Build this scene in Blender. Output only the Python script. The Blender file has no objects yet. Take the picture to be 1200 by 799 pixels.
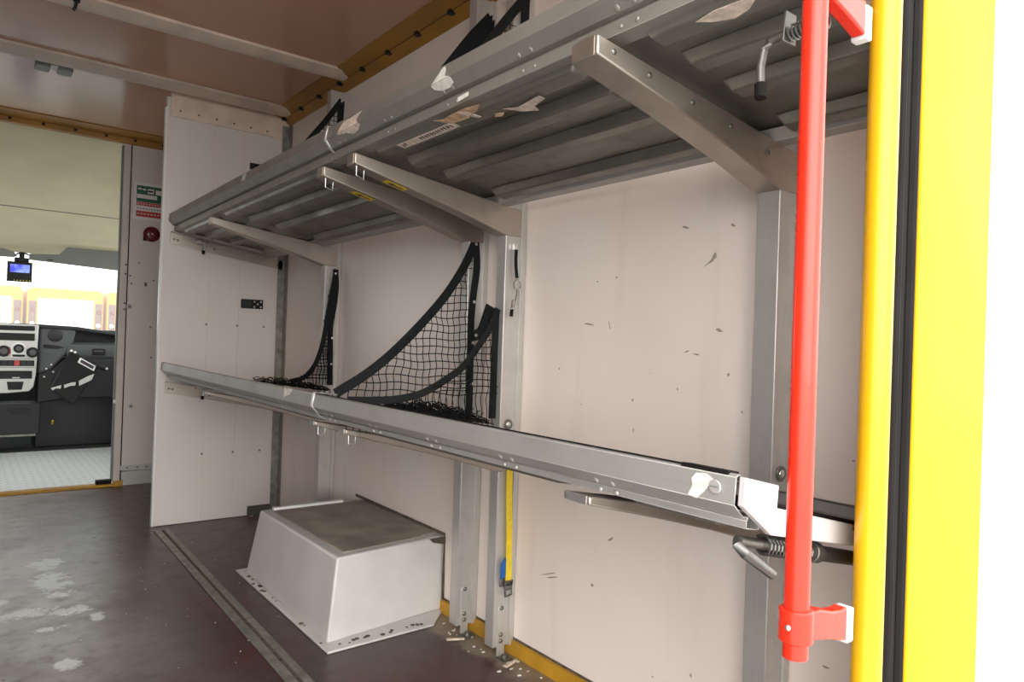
import bpy, bmesh, math, random
from mathutils import Vector, Matrix
random.seed(7)
C = bpy.context.scene.collection
PI = math.pi

# ------------------------------------------------------------------ materials
def new_mat(name):
    m = bpy.data.materials.new(name); m.use_nodes = True
    nt = m.node_tree; b = nt.nodes['Principled BSDF']
    return m, nt, b
def N(nt, t, **kw):
    n = nt.nodes.new(t)
    for k, v in kw.items():
        if k in n.inputs: n.inputs[k].default_value = v
        else: setattr(n, k, v)
    return n
def mapped(nt, scale=(1, 1, 1)):
    tc = nt.nodes.new('ShaderNodeTexCoord'); mp = nt.nodes.new('ShaderNodeMapping')
    mp.inputs['Scale'].default_value = scale
    nt.links.new(tc.outputs['Object'], mp.inputs['Vector'])
    return mp
def mix_col(nt, fac, a, b):
    n = nt.nodes.new('ShaderNodeMix'); n.data_type = 'RGBA'
    if hasattr(fac, 'links') or hasattr(fac, 'is_linked'): nt.links.new(fac, n.inputs[0])
    else: n.inputs[0].default_value = fac
    for i, v in ((6, a), (7, b)):
        if hasattr(v, 'is_linked'): nt.links.new(v, n.inputs[i])
        else: n.inputs[i].default_value = (*v, 1)
    return n.outputs[2]
def ramp(nt, src, a, b, va=0., vb=1.):
    n = nt.nodes.new('ShaderNodeMapRange'); n.inputs[1].default_value = a; n.inputs[2].default_value = b
    n.inputs[3].default_value = va; n.inputs[4].default_value = vb
    nt.links.new(src, n.inputs[0]); return n.outputs[0]
def simple(name, col, rough=.5, metal=0., var=.06, scale=8, bump=0., coat=0., spec=.5, mscale=(1,1,1)):
    m, nt, b = new_mat(name)
    mp = mapped(nt, mscale); nz = N(nt, 'ShaderNodeTexNoise', Scale=scale, Detail=5.0)
    nt.links.new(mp.outputs[0], nz.inputs['Vector'])
    dark = tuple(c*(1-var*2) for c in col); lite = tuple(min(1, c*(1+var)) for c in col)
    o = mix_col(nt, ramp(nt, nz.outputs[0], .3, .7), dark, lite)
    nt.links.new(o, b.inputs['Base Color'])
    nt.links.new(ramp(nt, nz.outputs[0], .3, .7, rough*.85, min(1, rough*1.15)), b.inputs['Roughness'])
    b.inputs['Metallic'].default_value = metal
    b.inputs['Specular IOR Level'].default_value = spec
    b.inputs['Coat Weight'].default_value = coat
    if bump:
        bp = N(nt, 'ShaderNodeBump', Strength=bump, Distance=.002); nt.links.new(nz.outputs[0], bp.inputs['Height'])
        nt.links.new(bp.outputs[0], b.inputs['Normal'])
    return m
def metal_mat(name, col, rough=.38, streak=(60, 1.2, 60), var=.08, dirt=.0, met=.92):
    m, nt, b = new_mat(name)
    mp = mapped(nt, streak); nz = N(nt, 'ShaderNodeTexNoise', Scale=6., Detail=4.)
    nt.links.new(mp.outputs[0], nz.inputs['Vector'])
    mp2 = mapped(nt); n2 = N(nt, 'ShaderNodeTexNoise', Scale=9., Detail=6., Roughness=.65)
    nt.links.new(mp2.outputs[0], n2.inputs['Vector'])
    dark = tuple(c*(1-var*2) for c in col)
    o = mix_col(nt, ramp(nt, nz.outputs[0], .3, .7), dark, col)
    o = mix_col(nt, ramp(nt, n2.outputs[0], .5, .75, 0, .25+dirt), o, tuple(c*.6 for c in col))
    nt.links.new(o, b.inputs['Base Color'])
    nt.links.new(ramp(nt, n2.outputs[0], .3, .7, rough*.8, rough*1.3), b.inputs['Roughness'])
    b.inputs['Metallic'].default_value = met
    bp = N(nt, 'ShaderNodeBump', Strength=.08, Distance=.001); nt.links.new(nz.outputs[0], bp.inputs['Height'])
    nt.links.new(bp.outputs[0], b.inputs['Normal'])
    return m
M = {}
M['alu'] = metal_mat('brushed_aluminium', (.62, .595, .565), .46, (60, 60, 1.5), .04, met=.6)
M['alu_x'] = metal_mat('arm_aluminium', (.52, .455, .40), .45, (1.5, 60, 60), .04, dirt=.12)
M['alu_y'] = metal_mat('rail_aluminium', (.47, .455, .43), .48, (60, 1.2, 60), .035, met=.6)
M['alu_shaded'] = metal_mat('shaded_rail_aluminium', (.35, .33, .295), .5, (60, 1.2, 60), .035, met=.6)  # rail aluminium darkened to paint in the dimmer light on the upper shelves
M['galv'] = metal_mat('galvanised_deck', (.31, .30, .265), .5, (50, 1., 50), .04, dirt=.1)
M['bright'] = metal_mat('bright_cut_edge', (.86, .84, .83), .33, (20, 20, 20), .03)
M['steel'] = metal_mat('zinc_steel', (.24, .235, .215), .42, (30, 30, 30), .1)
M['plate'] = simple('satin_end_plate', (.70, .66, .65), .45, .35, .03)
M['chrome'] = metal_mat('chrome', (.85, .85, .83), .15, (20, 20, 20), .02)
M['track'] = simple('dirty_track_aluminium', (.30, .285, .25), .5, .45, .2, 25, .1)
M['black'] = simple('black_plastic', (.009, .009, .010), .45, spec=.3)
M['rubber'] = simple('black_rubber', (.010, .008, .008), .7, bump=.05, spec=.15)
M['webbing'] = simple('black_webbing', (.011, .012, .013), .8, bump=.3, scale=120, spec=.2)
M['cord'] = simple('net_cord', (.009, .009, .010), .9, spec=.15)
M['matte'] = simple('matte_black', (.006, .006, .007), .35, spec=.3)
M['jamb'] = simple('painted_door_jamb', (.66, .6, .565), .45, var=.04)
M['red'] = simple('red_gloss_plastic', (.82, .032, .012), .28, var=.02, coat=.15)
M['yellow'] = simple('yellow_paint', (.74, .38, .006), .45, var=.02, scale=2, spec=.12)
M['yellow_gloss'] = simple('glossy_yellow_tube', (.78, .42, .01), .25, var=.02, scale=2, spec=.5)
M['yellow_in'] = simple('yellow_trim_paint', (.42, .20, .03), .5, var=.12, scale=5)
M['yellow_kick'] = simple('yellow_kick_paint', (.52, .27, .02), .5, var=.12, scale=9)
M['ribbon'] = simple('yellow_strap_webbing', (.85, .62, .03), .7, var=.08, scale=60, bump=.2)
M['blue'] = simple('blue_plastic', (.01, .12, .42), .4)
M['grp'] = simple('light_grey_fibreglass', (.64, .61, .59), .4, var=.05, scale=6, coat=.1)
M['grpmat'] = simple('dirty_brown_top', (.36, .31, .26), .6, var=.22, scale=7, bump=.1)
M['paper'] = simple('torn_paper', (.7, .58, .49), .85, var=.15, scale=60)
M['tape'] = simple('cream_tape', (.72, .70, .64), .7, var=.1, scale=60)
M['wood'] = simple('torn_brown_paper', (.55, .36, .22), .85, var=.2, scale=60)
M['foam'] = simple('white_plastic', (.8, .8, .78), .35, var=.02)
M['ink'] = simple('dark_ink', (.05, .035, .05), .7)
M['green'] = simple('sign_green', (.02, .13, .07), .4)
M['signred'] = simple('sign_red', (.5, .045, .05), .4)
M['dkred'] = simple('dark_red_lens', (.12, .012, .012), .25)
M['silver'] = simple('silver_grey_plastic', (.55, .55, .53), .4, .2, .03)
M['dash'] = simple('dark_grey_dashboard', (.020, .022, .023), .6, var=.05, scale=40, bump=.05)
M['dash_lt'] = simple('mid_grey_dashboard', (.085, .092, .096), .6, var=.05, scale=40)
M['carpet'] = simple('dark_cab_carpet', (.022, .025, .024), .95, var=.15, scale=60)
M['visor'] = simple('grey_sun_visor', (.2, .21, .2), .8, var=.04)
M['head'] = simple('beige_headliner', (.74, .68, .46), .8, var=.04, scale=4)
M['beam'] = simple('painted_ceiling_beam', (.74, .60, .50), .4, var=.08, scale=10)
M['asphalt'] = simple('pale_concrete_yard', (.52, .52, .5), .9, var=.08, scale=2)
M['brown'] = simple('brown_dirt', (.13, .1, .07), .95, var=.35, scale=40, bump=.4)
M['fixture'] = simple('grey_fixture_plastic', (.2, .21, .2), .4)
M['vanwin'] = simple('white_van_panel', (.8, .82, .85), .3)
M['taillight'] = simple('tail_light_lens', (.14, .06, .05), .4)
M['vanyel'] = simple('van_yellow', (.62, .26, .01), .6, var=.02, scale=2)
M['mark'] = simple('dull_brown_mark', (.36, .27, .22), .9, var=.15, scale=80)
M['scuff'] = simple('grazed_panel_filler', (.42, .34, .28), .9, var=.15, scale=80)
M['darkframe'] = simple('dark_brown_frame', (.014, .010, .009), .6, spec=.2)

def wall_mat(name, col, marks=True, rough=.32):
    m, nt, b = new_mat(name)
    mp = mapped(nt)
    big = N(nt, 'ShaderNodeTexNoise', Scale=1.7, Detail=3.)
    nt.links.new(mp.outputs[0], big.inputs['Vector'])
    o = mix_col(nt, ramp(nt, big.outputs[0], .35, .7), col, tuple(c*f for c, f in zip(col, (.93, .90, .87))))
    if marks:
        mp2 = mapped(nt, (0, 1, 2.2))
        vo = N(nt, 'ShaderNodeTexVoronoi', Scale=11.); nt.links.new(mp2.outputs[0], vo.inputs['Vector'])
        n1 = N(nt, 'ShaderNodeTexNoise', Scale=60., Detail=3.); nt.links.new(mp2.outputs[0], n1.inputs['Vector'])
        ad = N(nt, 'ShaderNodeMath', operation='MULTIPLY_ADD'); nt.links.new(n1.outputs[0], ad.inputs[0]); ad.inputs[1].default_value = .12
        nt.links.new(vo.outputs['Distance'], ad.inputs[2])
        spot = ramp(nt, ad.outputs[0], .105, .085)
        n3 = N(nt, 'ShaderNodeTexNoise', Scale=3.5, Detail=2.); nt.links.new(mp.outputs[0], n3.inputs['Vector'])
        mul = N(nt, 'ShaderNodeMath', operation='MULTIPLY'); nt.links.new(spot, mul.inputs[0])
        nt.links.new(ramp(nt, n3.outputs[0], .5, .62, 0, .3), mul.inputs[1])
        o = mix_col(nt, mul.outputs[0], o, (.2, .15, .12))
        # faint vertical grime
        mp3 = mapped(nt, (3, 3, .35)); n4 = N(nt, 'ShaderNodeTexNoise', Scale=3., Detail=5.)
        nt.links.new(mp3.outputs[0], n4.inputs['Vector'])
        o = mix_col(nt, ramp(nt, n4.outputs[0], .58, .85, 0, .25), o, (.5, .42, .34))
    nt.links.new(o, b.inputs['Base Color'])
    b.inputs['Roughness'].default_value = rough
    n5 = N(nt, 'ShaderNodeTexNoise', Scale=90., Detail=2.); nt.links.new(mp.outputs[0], n5.inputs['Vector'])
    bp = N(nt, 'ShaderNodeBump', Strength=.06, Distance=.001); nt.links.new(n5.outputs[0], bp.inputs['Height'])
    nt.links.new(bp.outputs[0], b.inputs['Normal'])
    return m
M['wall'] = wall_mat('white_lining_panel', (.885, .78, .725))
M['panel'] = wall_mat('partition_white', (.74, .685, .655), False, .5)
M['front'] = wall_mat('front_lining', (.74, .70, .66), False, .45)
M['darkwall'] = wall_mat('grey_left_lining', (.22, .205, .195), False, .5)
M['ceil'] = wall_mat('glossy_ceiling', (.60, .345, .23), False, .2)

def floor_mat():
    m, nt, b = new_mat('worn_red_brown_floor')
    mp = mapped(nt)
    n1 = N(nt, 'ShaderNodeTexNoise', Scale=2.2, Detail=7., Roughness=.65); nt.links.new(mp.outputs[0], n1.inputs['Vector'])
    n2 = N(nt, 'ShaderNodeTexNoise', Scale=14., Detail=6., Roughness=.7); nt.links.new(mp.outputs[0], n2.inputs['Vector'])
    base = mix_col(nt, ramp(nt, n1.outputs[0], .35, .65), (.085, .03, .029), (.055, .038, .034))
    # dusty film with the grey windscreen glare painted in, denser left and far
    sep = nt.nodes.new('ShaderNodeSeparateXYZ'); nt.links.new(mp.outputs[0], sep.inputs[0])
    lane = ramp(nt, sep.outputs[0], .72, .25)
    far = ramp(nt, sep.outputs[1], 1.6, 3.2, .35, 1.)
    def mul(a, c, op='MULTIPLY'):
        q = N(nt, 'ShaderNodeMath', operation=op)
        for i, v in enumerate((a, c)):
            if hasattr(v, 'is_linked'): nt.links.new(v, q.inputs[i])
            else: q.inputs[i].default_value = v
        q.use_clamp = True
        return q.outputs[0]
    dust_glare = mul(mul(ramp(nt, n1.outputs[0], .36, .6, .35, .9), lane), far)
    o = mix_col(nt, dust_glare, base, (.62, .58, .56))
    o = mix_col(nt, mul(ramp(nt, n2.outputs[0], .5, .7, 0, .5), lane), o, (.055, .03, .03))
    # pale worn patches
    total = None
    nd = N(nt, 'ShaderNodeTexNoise', Scale=13., Detail=8., Roughness=.8); nt.links.new(mp.outputs[0], nd.inputs['Vector'])
    for (x, y, rx, ry) in ((.31, 3.28, .075, .2), (.31, 3.56, .07, .12), (.21, 2.97, .12, .06), (.33, 2.93, .09, .05), (.28, 2.45, .045, .06), (.40, 2.82, .03, .05), (.26, 2.78, .05, .03), (.13, 3.15, .04, .05)):
        cx = mul(mul(sep.outputs[0], x, 'SUBTRACT'), 0, 'ADD')
        s1 = N(nt, 'ShaderNodeMath', operation='SUBTRACT'); nt.links.new(sep.outputs[0], s1.inputs[0]); s1.inputs[1].default_value = x
        s2 = N(nt, 'ShaderNodeMath', operation='SUBTRACT'); nt.links.new(sep.outputs[1], s2.inputs[0]); s2.inputs[1].default_value = y
        d1 = N(nt, 'ShaderNodeMath', operation='DIVIDE'); nt.links.new(s1.outputs[0], d1.inputs[0]); d1.inputs[1].default_value = rx
        d2 = N(nt, 'ShaderNodeMath', operation='DIVIDE'); nt.links.new(s2.outputs[0], d2.inputs[0]); d2.inputs[1].default_value = ry
        p1 = N(nt, 'ShaderNodeMath', operation='POWER'); nt.links.new(d1.outputs[0], p1.inputs[0]); p1.inputs[1].default_value = 2
        p2 = N(nt, 'ShaderNodeMath', operation='POWER'); nt.links.new(d2.outputs[0], p2.inputs[0]); p2.inputs[1].default_value = 2
        sm = N(nt, 'ShaderNodeMath', operation='ADD'); nt.links.new(p1.outputs[0], sm.inputs[0]); nt.links.new(p2.outputs[0], sm.inputs[1])
        wob = N(nt, 'ShaderNodeMath', operation='MULTIPLY_ADD'); nt.links.new(nd.outputs[0], wob.inputs[0]); wob.inputs[1].default_value = 6.0
        nt.links.new(sm.outputs[0], wob.inputs[2])
        mk = ramp(nt, wob.outputs[0], 3.75, 3.3)
        total = mk if total is None else mul(total, mk, 'MAXIMUM')
    o = mix_col(nt, mul(total, .85), o, (.85, .86, .85))
    # brown mould line near the wall
    wx = N(nt, 'ShaderNodeMath', operation='MULTIPLY_ADD'); nt.links.new(n1.outputs[0], wx.inputs[0]); wx.inputs[1].default_value = .35; nt.links.new(sep.outputs[0], wx.inputs[2])
    wl = mul(ramp(nt, wx.outputs[0], 1.49, 1.53), ramp(nt, n2.outputs[0], .3, .6, .5, 1.))
    o = mix_col(nt, wl, o, (.27, .215, .16))
    # crumbs
    vo = N(nt, 'ShaderNodeTexVoronoi', Scale=26.); nt.links.new(mp.outputs[0], vo.inputs['Vector'])
    cr = mul(ramp(nt, vo.outputs['Distance'], .06, .04), ramp(nt, n1.outputs[0], .48, .6, 0, .8))
    o = mix_col(nt, cr, o, (.4, .33, .27))
    nt.links.new(o, b.inputs['Base Color'])
    nt.links.new(ramp(nt, n2.outputs[0], .3, .7, .26, .42), b.inputs['Roughness'])
    bp = N(nt, 'ShaderNodeBump', Strength=.15, Distance=.002); nt.links.new(n2.outputs[0], bp.inputs['Height'])
    nt.links.new(bp.outputs[0], b.inputs['Normal'])
    return m
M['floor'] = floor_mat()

def checker_mat():
    m, nt, b = new_mat('aluminium_tread_plate')
    m1 = mapped(nt, (1, 1, 1))
    outs = []
    for ang, off in ((PI/4, 0), (-PI/4, .5)):
        mp = mapped(nt, (15, 15, 15)); mp.inputs['Rotation'].default_value = (0, 0, ang); mp.inputs['Location'].default_value = (off, off, 0)
        sp = nt.nodes.new('ShaderNodeSeparateXYZ'); nt.links.new(mp.outputs[0], sp.inputs[0])
        r = []
        for i, w in ((0, .42), (1, .14)):
            fr = N(nt, 'ShaderNodeMath', operation='FRACT'); nt.links.new(sp.outputs[i], fr.inputs[0])
            sb = N(nt, 'ShaderNodeMath', operation='SUBTRACT'); nt.links.new(fr.outputs[0], sb.inputs[0]); sb.inputs[1].default_value = .5
            ab = N(nt, 'ShaderNodeMath', operation='ABSOLUTE'); nt.links.new(sb.outputs[0], ab.inputs[0])
            r.append(ramp(nt, ab.outputs[0], w, w*.7))
        ml = N(nt, 'ShaderNodeMath', operation='MULTIPLY'); nt.links.new(r[0], ml.inputs[0]); nt.links.new(r[1], ml.inputs[1]); outs.append(ml.outputs[0])
    mx = N(nt, 'ShaderNodeMath', operation='MAXIMUM'); nt.links.new(outs[0], mx.inputs[0]); nt.links.new(outs[1], mx.inputs[1])
    nt.links.new(mix_col(nt, mx.outputs[0], (.78, .80, .77), (.93, .94, .92)), b.inputs['Base Color'])
    b.inputs['Metallic'].default_value = .35; b.inputs['Roughness'].default_value = .42
    bp = N(nt, 'ShaderNodeBump', Strength=.8, Distance=.003); nt.links.new(mx.outputs[0], bp.inputs['Height'])
    nt.links.new(bp.outputs[0], b.inputs['Normal'])
    return m
M['checker'] = checker_mat()
def glass_mat():
    m = bpy.data.materials.new('dusty_windscreen_glass'); m.use_nodes = True; nt = m.node_tree
    nt.nodes.remove(nt.nodes['Principled BSDF']); out = nt.nodes['Material Output']
    tr = N(nt, 'ShaderNodeBsdfTransparent'); tr.inputs[0].default_value = (.92, .95, .94, 1)
    tl = N(nt, 'ShaderNodeBsdfTranslucent'); tl.inputs[0].default_value = (.9, .9, .88, 1)
    gl = N(nt, 'ShaderNodeBsdfGlossy', Roughness=.03)
    a = nt.nodes.new('ShaderNodeMixShader'); a.inputs[0].default_value = .08
    nt.links.new(tr.outputs[0], a.inputs[1]); nt.links.new(tl.outputs[0], a.inputs[2])
    b = nt.nodes.new('ShaderNodeMixShader'); b.inputs[0].default_value = .05
    nt.links.new(a.outputs[0], b.inputs[1]); nt.links.new(gl.outputs[0], b.inputs[2]); nt.links.new(b.outputs[0], out.inputs[0])
    return m
M['glass'] = glass_mat()
def screen_mat():
    m, nt, b = new_mat('lit_monitor_screen')
    mp = mapped(nt, (1, 1, 1)); n = N(nt, 'ShaderNodeTexNoise', Scale=14.)
    nt.links.new(mp.outputs[0], n.inputs['Vector'])
    o = mix_col(nt, ramp(nt, n.outputs[0], .4, .6), (.05, .06, .65), (.25, .35, .95))
    b.inputs['Base Color'].default_value = (.02, .02, .05, 1)
    nt.links.new(o, b.inputs['Emission Color']); b.inputs['Emission Strength'].default_value = 1.
    return m
M['screen'] = screen_mat()

# ------------------------------------------------------------------ mesh builder
class MB:
    def __init__(s): s.v = []; s.f = []
    def add(s, vs, fs):
        o = len(s.v); s.v += [Vector(v) for v in vs]; s.f += [[i+o for i in f] for f in fs]; return s
    def box(s, x0, x1, y0, y1, z0, z1):
        return s.prism([(x0, z0), (x1, z0), (x1, z1), (x0, z1)], y0, y1)
    def prism(s, pts, a, b, ax='y'):
        n = len(pts)
        if ax == 'y': P = [(p[0], a, p[1]) for p in pts] + [(p[0], b, p[1]) for p in pts]
        elif ax == 'x': P = [(a, p[0], p[1]) for p in pts] + [(b, p[0], p[1]) for p in pts]
        else: P = [(p[0], p[1], a) for p in pts] + [(p[0], p[1], b) for p in pts]
        fs = [list(range(n)), list(range(n, 2*n))[::-1]] + [[i, (i+1) % n, (i+1) % n+n, i+n][::-1] for i in range(n)]
        return s.add(P, fs)
    def hexa(s, P):   # 8 points: bottom ring 4, top ring 4
        return s.add(P, [[0, 1, 2, 3], [7, 6, 5, 4], [0, 4, 5, 1], [1, 5, 6, 2], [2, 6, 7, 3], [3, 7, 4, 0]])
    def sheet(s, pts, a, b, t, ax='y'):   # bent sheet metal: polyline with thickness
        n = len(pts); off = []
        for i in range(n):
            ds = []
            if i > 0: ds.append((Vector(pts[i])-Vector(pts[i-1])).normalized())
            if i < n-1: ds.append((Vector(pts[i+1])-Vector(pts[i])).normalized())
            d = sum(ds, Vector((0, 0))).normalized(); nn = Vector((-d.y, d.x))
            k = 1/max(.45, (nn @ Vector((-ds[0].y, ds[0].x))))
            off.append(Vector(pts[i])+nn*t*k)
        for i in range(n-1):
            s.prism([tuple(pts[i]), tuple(pts[i+1]), tuple(off[i+1]), tuple(off[i])], a, b, ax)
        return s
    def tube(s, pts, r, n=8, caps=True, rs=None, flat=1., up=None):
        pts = [Vector(p) for p in pts]; rings = []
        for i, p in enumerate(pts):
            d = (pts[min(i+1, len(pts)-1)]-pts[max(i-1, 0)]).normalized()
            if up is None:
                ref = Vector((0, 0, 1)) if abs(d.z) < .9 else Vector((1, 0, 0))
            else: ref = Vector(up)
            a = d.cross(ref).normalized(); b = a.cross(d).normalized()
            rr = rs[i] if rs else r
            rings.append([p+a*rr*math.cos(2*PI*k/n)+b*rr*flat*math.sin(2*PI*k/n) for k in range(n)])
        V = [v for q in rings for v in q]; F = []
        for i in range(len(pts)-1):
            for k in range(n):
                F.append([i*n+k, i*n+(k+1) % n, (i+1)*n+(k+1) % n, (i+1)*n+k][::-1])
        if caps: F += [list(range(n)), list(range((len(pts)-1)*n, len(pts)*n))[::-1]]
        return s.add(V, F)
    def cyl(s, p, d, r, h, n=16, r2=None):
        p = Vector(p); d = Vector(d).normalized()
        return s.tube([p, p+d*h], r, n, rs=[r, r if r2 is None else r2])
    def dome(s, p, d, r, h, n=14):
        p = Vector(p); d = Vector(d).normalized()
        q = [(0, 1), (.35, .92), (.7, .65), (.93, .3)]
        return s.tube([p+d*h*a for a, b in q], r, n, rs=[r*b for a, b in q])
    def band(s, pts, nrm, w, t):   # flat webbing ribbon: pts centreline, nrm = face normal
        pts = [Vector(p) for p in pts]; nrm = Vector(nrm).normalized(); R = []
        ws = w if isinstance(w, (list, tuple)) else [w]*len(pts)
        for i, p in enumerate(pts):
            d = (pts[min(i+1, len(pts)-1)]-pts[max(i-1, 0)]).normalized(); a = d.cross(nrm).normalized()
            R.append([p-a*ws[i]/2-nrm*t/2, p+a*ws[i]/2-nrm*t/2, p+a*ws[i]/2+nrm*t/2, p-a*ws[i]/2+nrm*t/2])
        V = [v for q in R for v in q]; F = []
        for i in range(len(pts)-1):
            for k in range(4): F.append([i*4+k, i*4+(k+1) % 4, (i+1)*4+(k+1) % 4, (i+1)*4+k])
        F += [[3, 2, 1, 0], [len(V)-4, len(V)-3, len(V)-2, len(V)-1]]
        return s.add(V, F)
    def poly(s, pts, nrm, t=.0006):    # thin plate from a 3-D outline
        pts = [Vector(p) for p in pts]; n = len(pts); o = Vector(nrm).normalized()*t
        return s.add(pts+[p+o for p in pts], [list(range(n))[::-1], list(range(n, 2*n))] + [[i, (i+1) % n, (i+1) % n+n, i+n] for i in range(n)])
    def helix(s, c, d, R, r, pitch, L, n=10):
        c = Vector(c); d = Vector(d).normalized(); a = d.orthogonal().normalized(); b = d.cross(a)
        k = int(L/pitch*12); pts = []
        for i in range(k+1):
            t = i/12; ang = 2*PI*t
            pts.append(c+d*pitch*t+a*R*math.cos(ang)+b*R*math.sin(ang))
        return s.tube(pts, r, 6)
    def build(s, name, mat, parent=None, bevel=0., smooth=False, seg=2):
        me = bpy.data.meshes.new(name); off = wloc(parent)
        me.from_pydata([tuple(v-off) for v in s.v], [], s.f)
        bm = bmesh.new(); bm.from_mesh(me); bmesh.ops.recalc_face_normals(bm, faces=bm.faces); bm.to_mesh(me); bm.free()
        me.materials.append(M[mat] if isinstance(mat, str) else mat)
        o = bpy.data.objects.new(name, me); C.objects.link(o)
        if parent is not None: o.parent = parent
        if bevel:
            md = o.modifiers.new('edge', 'BEVEL'); md.width = bevel; md.segments = seg; md.limit_method = 'ANGLE'; md.angle_limit = .6
        if smooth or bevel:
            me.shade_smooth()
            try: me.set_sharp_from_angle(angle=.62)
            except Exception: pass
        return o
def wloc(o):
    v = Vector((0, 0, 0))
    while o is not None: v = v+o.location; o = o.parent
    return v
def tag(o, label=None, cat=None, group=None, kind=None):
    if label: o['label'] = label
    if cat: o['category'] = cat
    if group: o['group'] = group
    if kind: o['kind'] = kind
    return o
def thing(name, label, cat, loc, group=None):
    o = bpy.data.objects.new(name, None); C.objects.link(o); o.location = loc; o.empty_display_size = .05
    return tag(o, label, cat, group)
def struct(o): o['kind'] = 'structure'; return o
def wob(a): return random.uniform(-a, a)

W = 1.437      # inner face of the right wall
YF = 5.14      # front bulkhead
ZC = 2.25      # ceiling
YR = .48       # plane of the rear frame

# ------------------------------------------------------------------ shell
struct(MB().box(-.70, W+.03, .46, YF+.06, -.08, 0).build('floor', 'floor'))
struct(MB().box(-.70, W+.03, .46, YF+.06, ZC, ZC+.05).build('ceiling', 'ceil'))
struct(MB().box(W, W+.033, .60, YF+.06, 0, ZC).build('wall_right', 'wall'))
struct(MB().box(-.70, -.66, .46, YF+.06, 0, ZC).build('wall_left', 'darkwall'))
# front wall: lining right of the cab doorway, with the strip and seams seen there
wf = struct(MB().box(.838, W, YF, YF+.05, .098, ZC).build('wall_front', 'front'))
m = MB().box(.832, W, YF-.006, YF, .098, .128); m.build('kick_rail', 'silver', wf)
for x in (.87, .93, .985):
    MB().dome((x, YF-.006, .112), (0, -1, 0), .006, .003).build('rivet', 'steel', wf)
MB().box(.832, W, YF-.002, YF+.05, 0, .088).build('plinth', 'silver', wf)
MB().box(.830, .838, YF-.003, YF+.05, 0, ZC).build('shadow_joint', 'darkframe', wf)
for (x, z, r) in ((.871, .513+.0, .018), (.842, 1.16, .018)):
    b_ = MB().cyl((x+.01, YF, z), (0, -1, 0), r, .005).build('recessed_lock', 'silver', wf, .001)
    MB().cyl((x+.01, YF-.005, z), (0, -1, 0), r*.5, .003).build('keyhole', 'fixture', b_)
for (x, z) in ((.86, 1.31), (.85, 1.36), (.99, 1.34), (.98, 1.03), (.99, .83), (.90, 1.45)):
    MB().dome((x, YF, z), (0, -1, 0), .006, .003).build('screw_head', 'fixture', wf)
for k in range(2):
    MB().cyl((.945+wob(.004), YF, 1.305+k*.012), (0, -1, 0), .008, .002).build('screw_head', 'brown', wf)
def scuff(par, x, pts, mat='mark'): MB().poly([(x, a, b) for a, b in pts], (-1, 0, 0), .0006).build('scuff_mark', mat, par)
def streak(par, y, z, L, h, ang, mat='mark'):
    d = Vector((math.cos(ang), math.sin(ang))); q = Vector((-d.y, d.x)); c = Vector((y, z)); P = []
    for k in range(12):
        t = 2*PI*k/12; p = c+d*L*math.cos(t)*(1+wob(.2))+q*h*math.sin(t)*(1+wob(.5)); P.append((p.x, p.y))
    scuff(par, W, P, mat)
wr = [o for o in C.objects if o.name == 'wall_right'][0]
scuff(wr, W, [(1.082, 1.205), (1.060, 1.222), (1.052, 1.237), (1.046, 1.240), (1.044, 1.228), (1.055, 1.218)], 'scuff')
for (y, z, L, h, a_) in ((1.477, 1.065, .020, .003, .1), (1.395, 1.063, .012, .0015, 1.3), (1.124, .996, .007, .0015, -.3), (1.095, .990, .010, .0018, .1), (1.00, .945, .003, .004, 0), (1.293, .78, .002, .007, 0),
    (1.374, 1.196, .004, .002, 0), (1.448, 1.188, .003, .002, 0), (1.364, .467, .012, .0025, -.6), (1.0, 1.30, .006, .003, .5), (1.14, 1.31, .012, .002, .3), (1.30, .86, .003, .003, 0), (1.15, .90, .002, .003, 0),
    (.96, .86, .0025, .0025, 0), (.697, .786, .003, .002, 0), (1.62, .30, .04, .002, -.35), (1.60, .295, .03, .0015, -.3), (1.43, .32, .006, .004, 0), (1.03, 1.05, .010, .003, .3), (1.60, .93, .003, .003, 0),
    (1.50, .83, .002, .002, 0), (1.2, .15, .004, .002, 0), (1.08, .20, .003, .004, 0), (.74, .35, .008, .002, 0), (2.62, 1.0, .004, .003, 0), (2.4, .55, .003, .002, 0), (2.9, .5, .003, .002, 0)):
    streak(wr, y, z, L, h, a_)
# door jamb post of the cab doorway
dj = struct(MB().box(.792, .830, YF-.012, YF+.09, .03, ZC-.02).build('trim_1', 'jamb', bevel=.002))
for z in (1.14, 1.18, 1.43, 1.37): MB().dome((.822, YF-.012, z), (0, -1, 0), .006, .004).build('screw_head', 'brown', dj)
MB().tube([(.78, YF+.0, .545), (.795, YF, .545)], .012, 10).build('door_buffer', 'foam', dj)
MB().box(.785, .792, YF+.01, YF+.06, .03, 2.2).build('edge_strip', 'visor', dj)
MB().box(.79, .845, YF-.03, YF, 0, .035).build('corner_foot', 'yellow_kick', dj, .002)
# threshold
th = struct(MB().box(-.66, .79, YF-.02, YF+.05, 0, .016).build('trim_2', 'yellow_kick', bevel=.003))
MB().box(.70, .785, YF+.0, YF+.05, .016, .04).build('rubber_stop', 'rubber', th)
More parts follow.
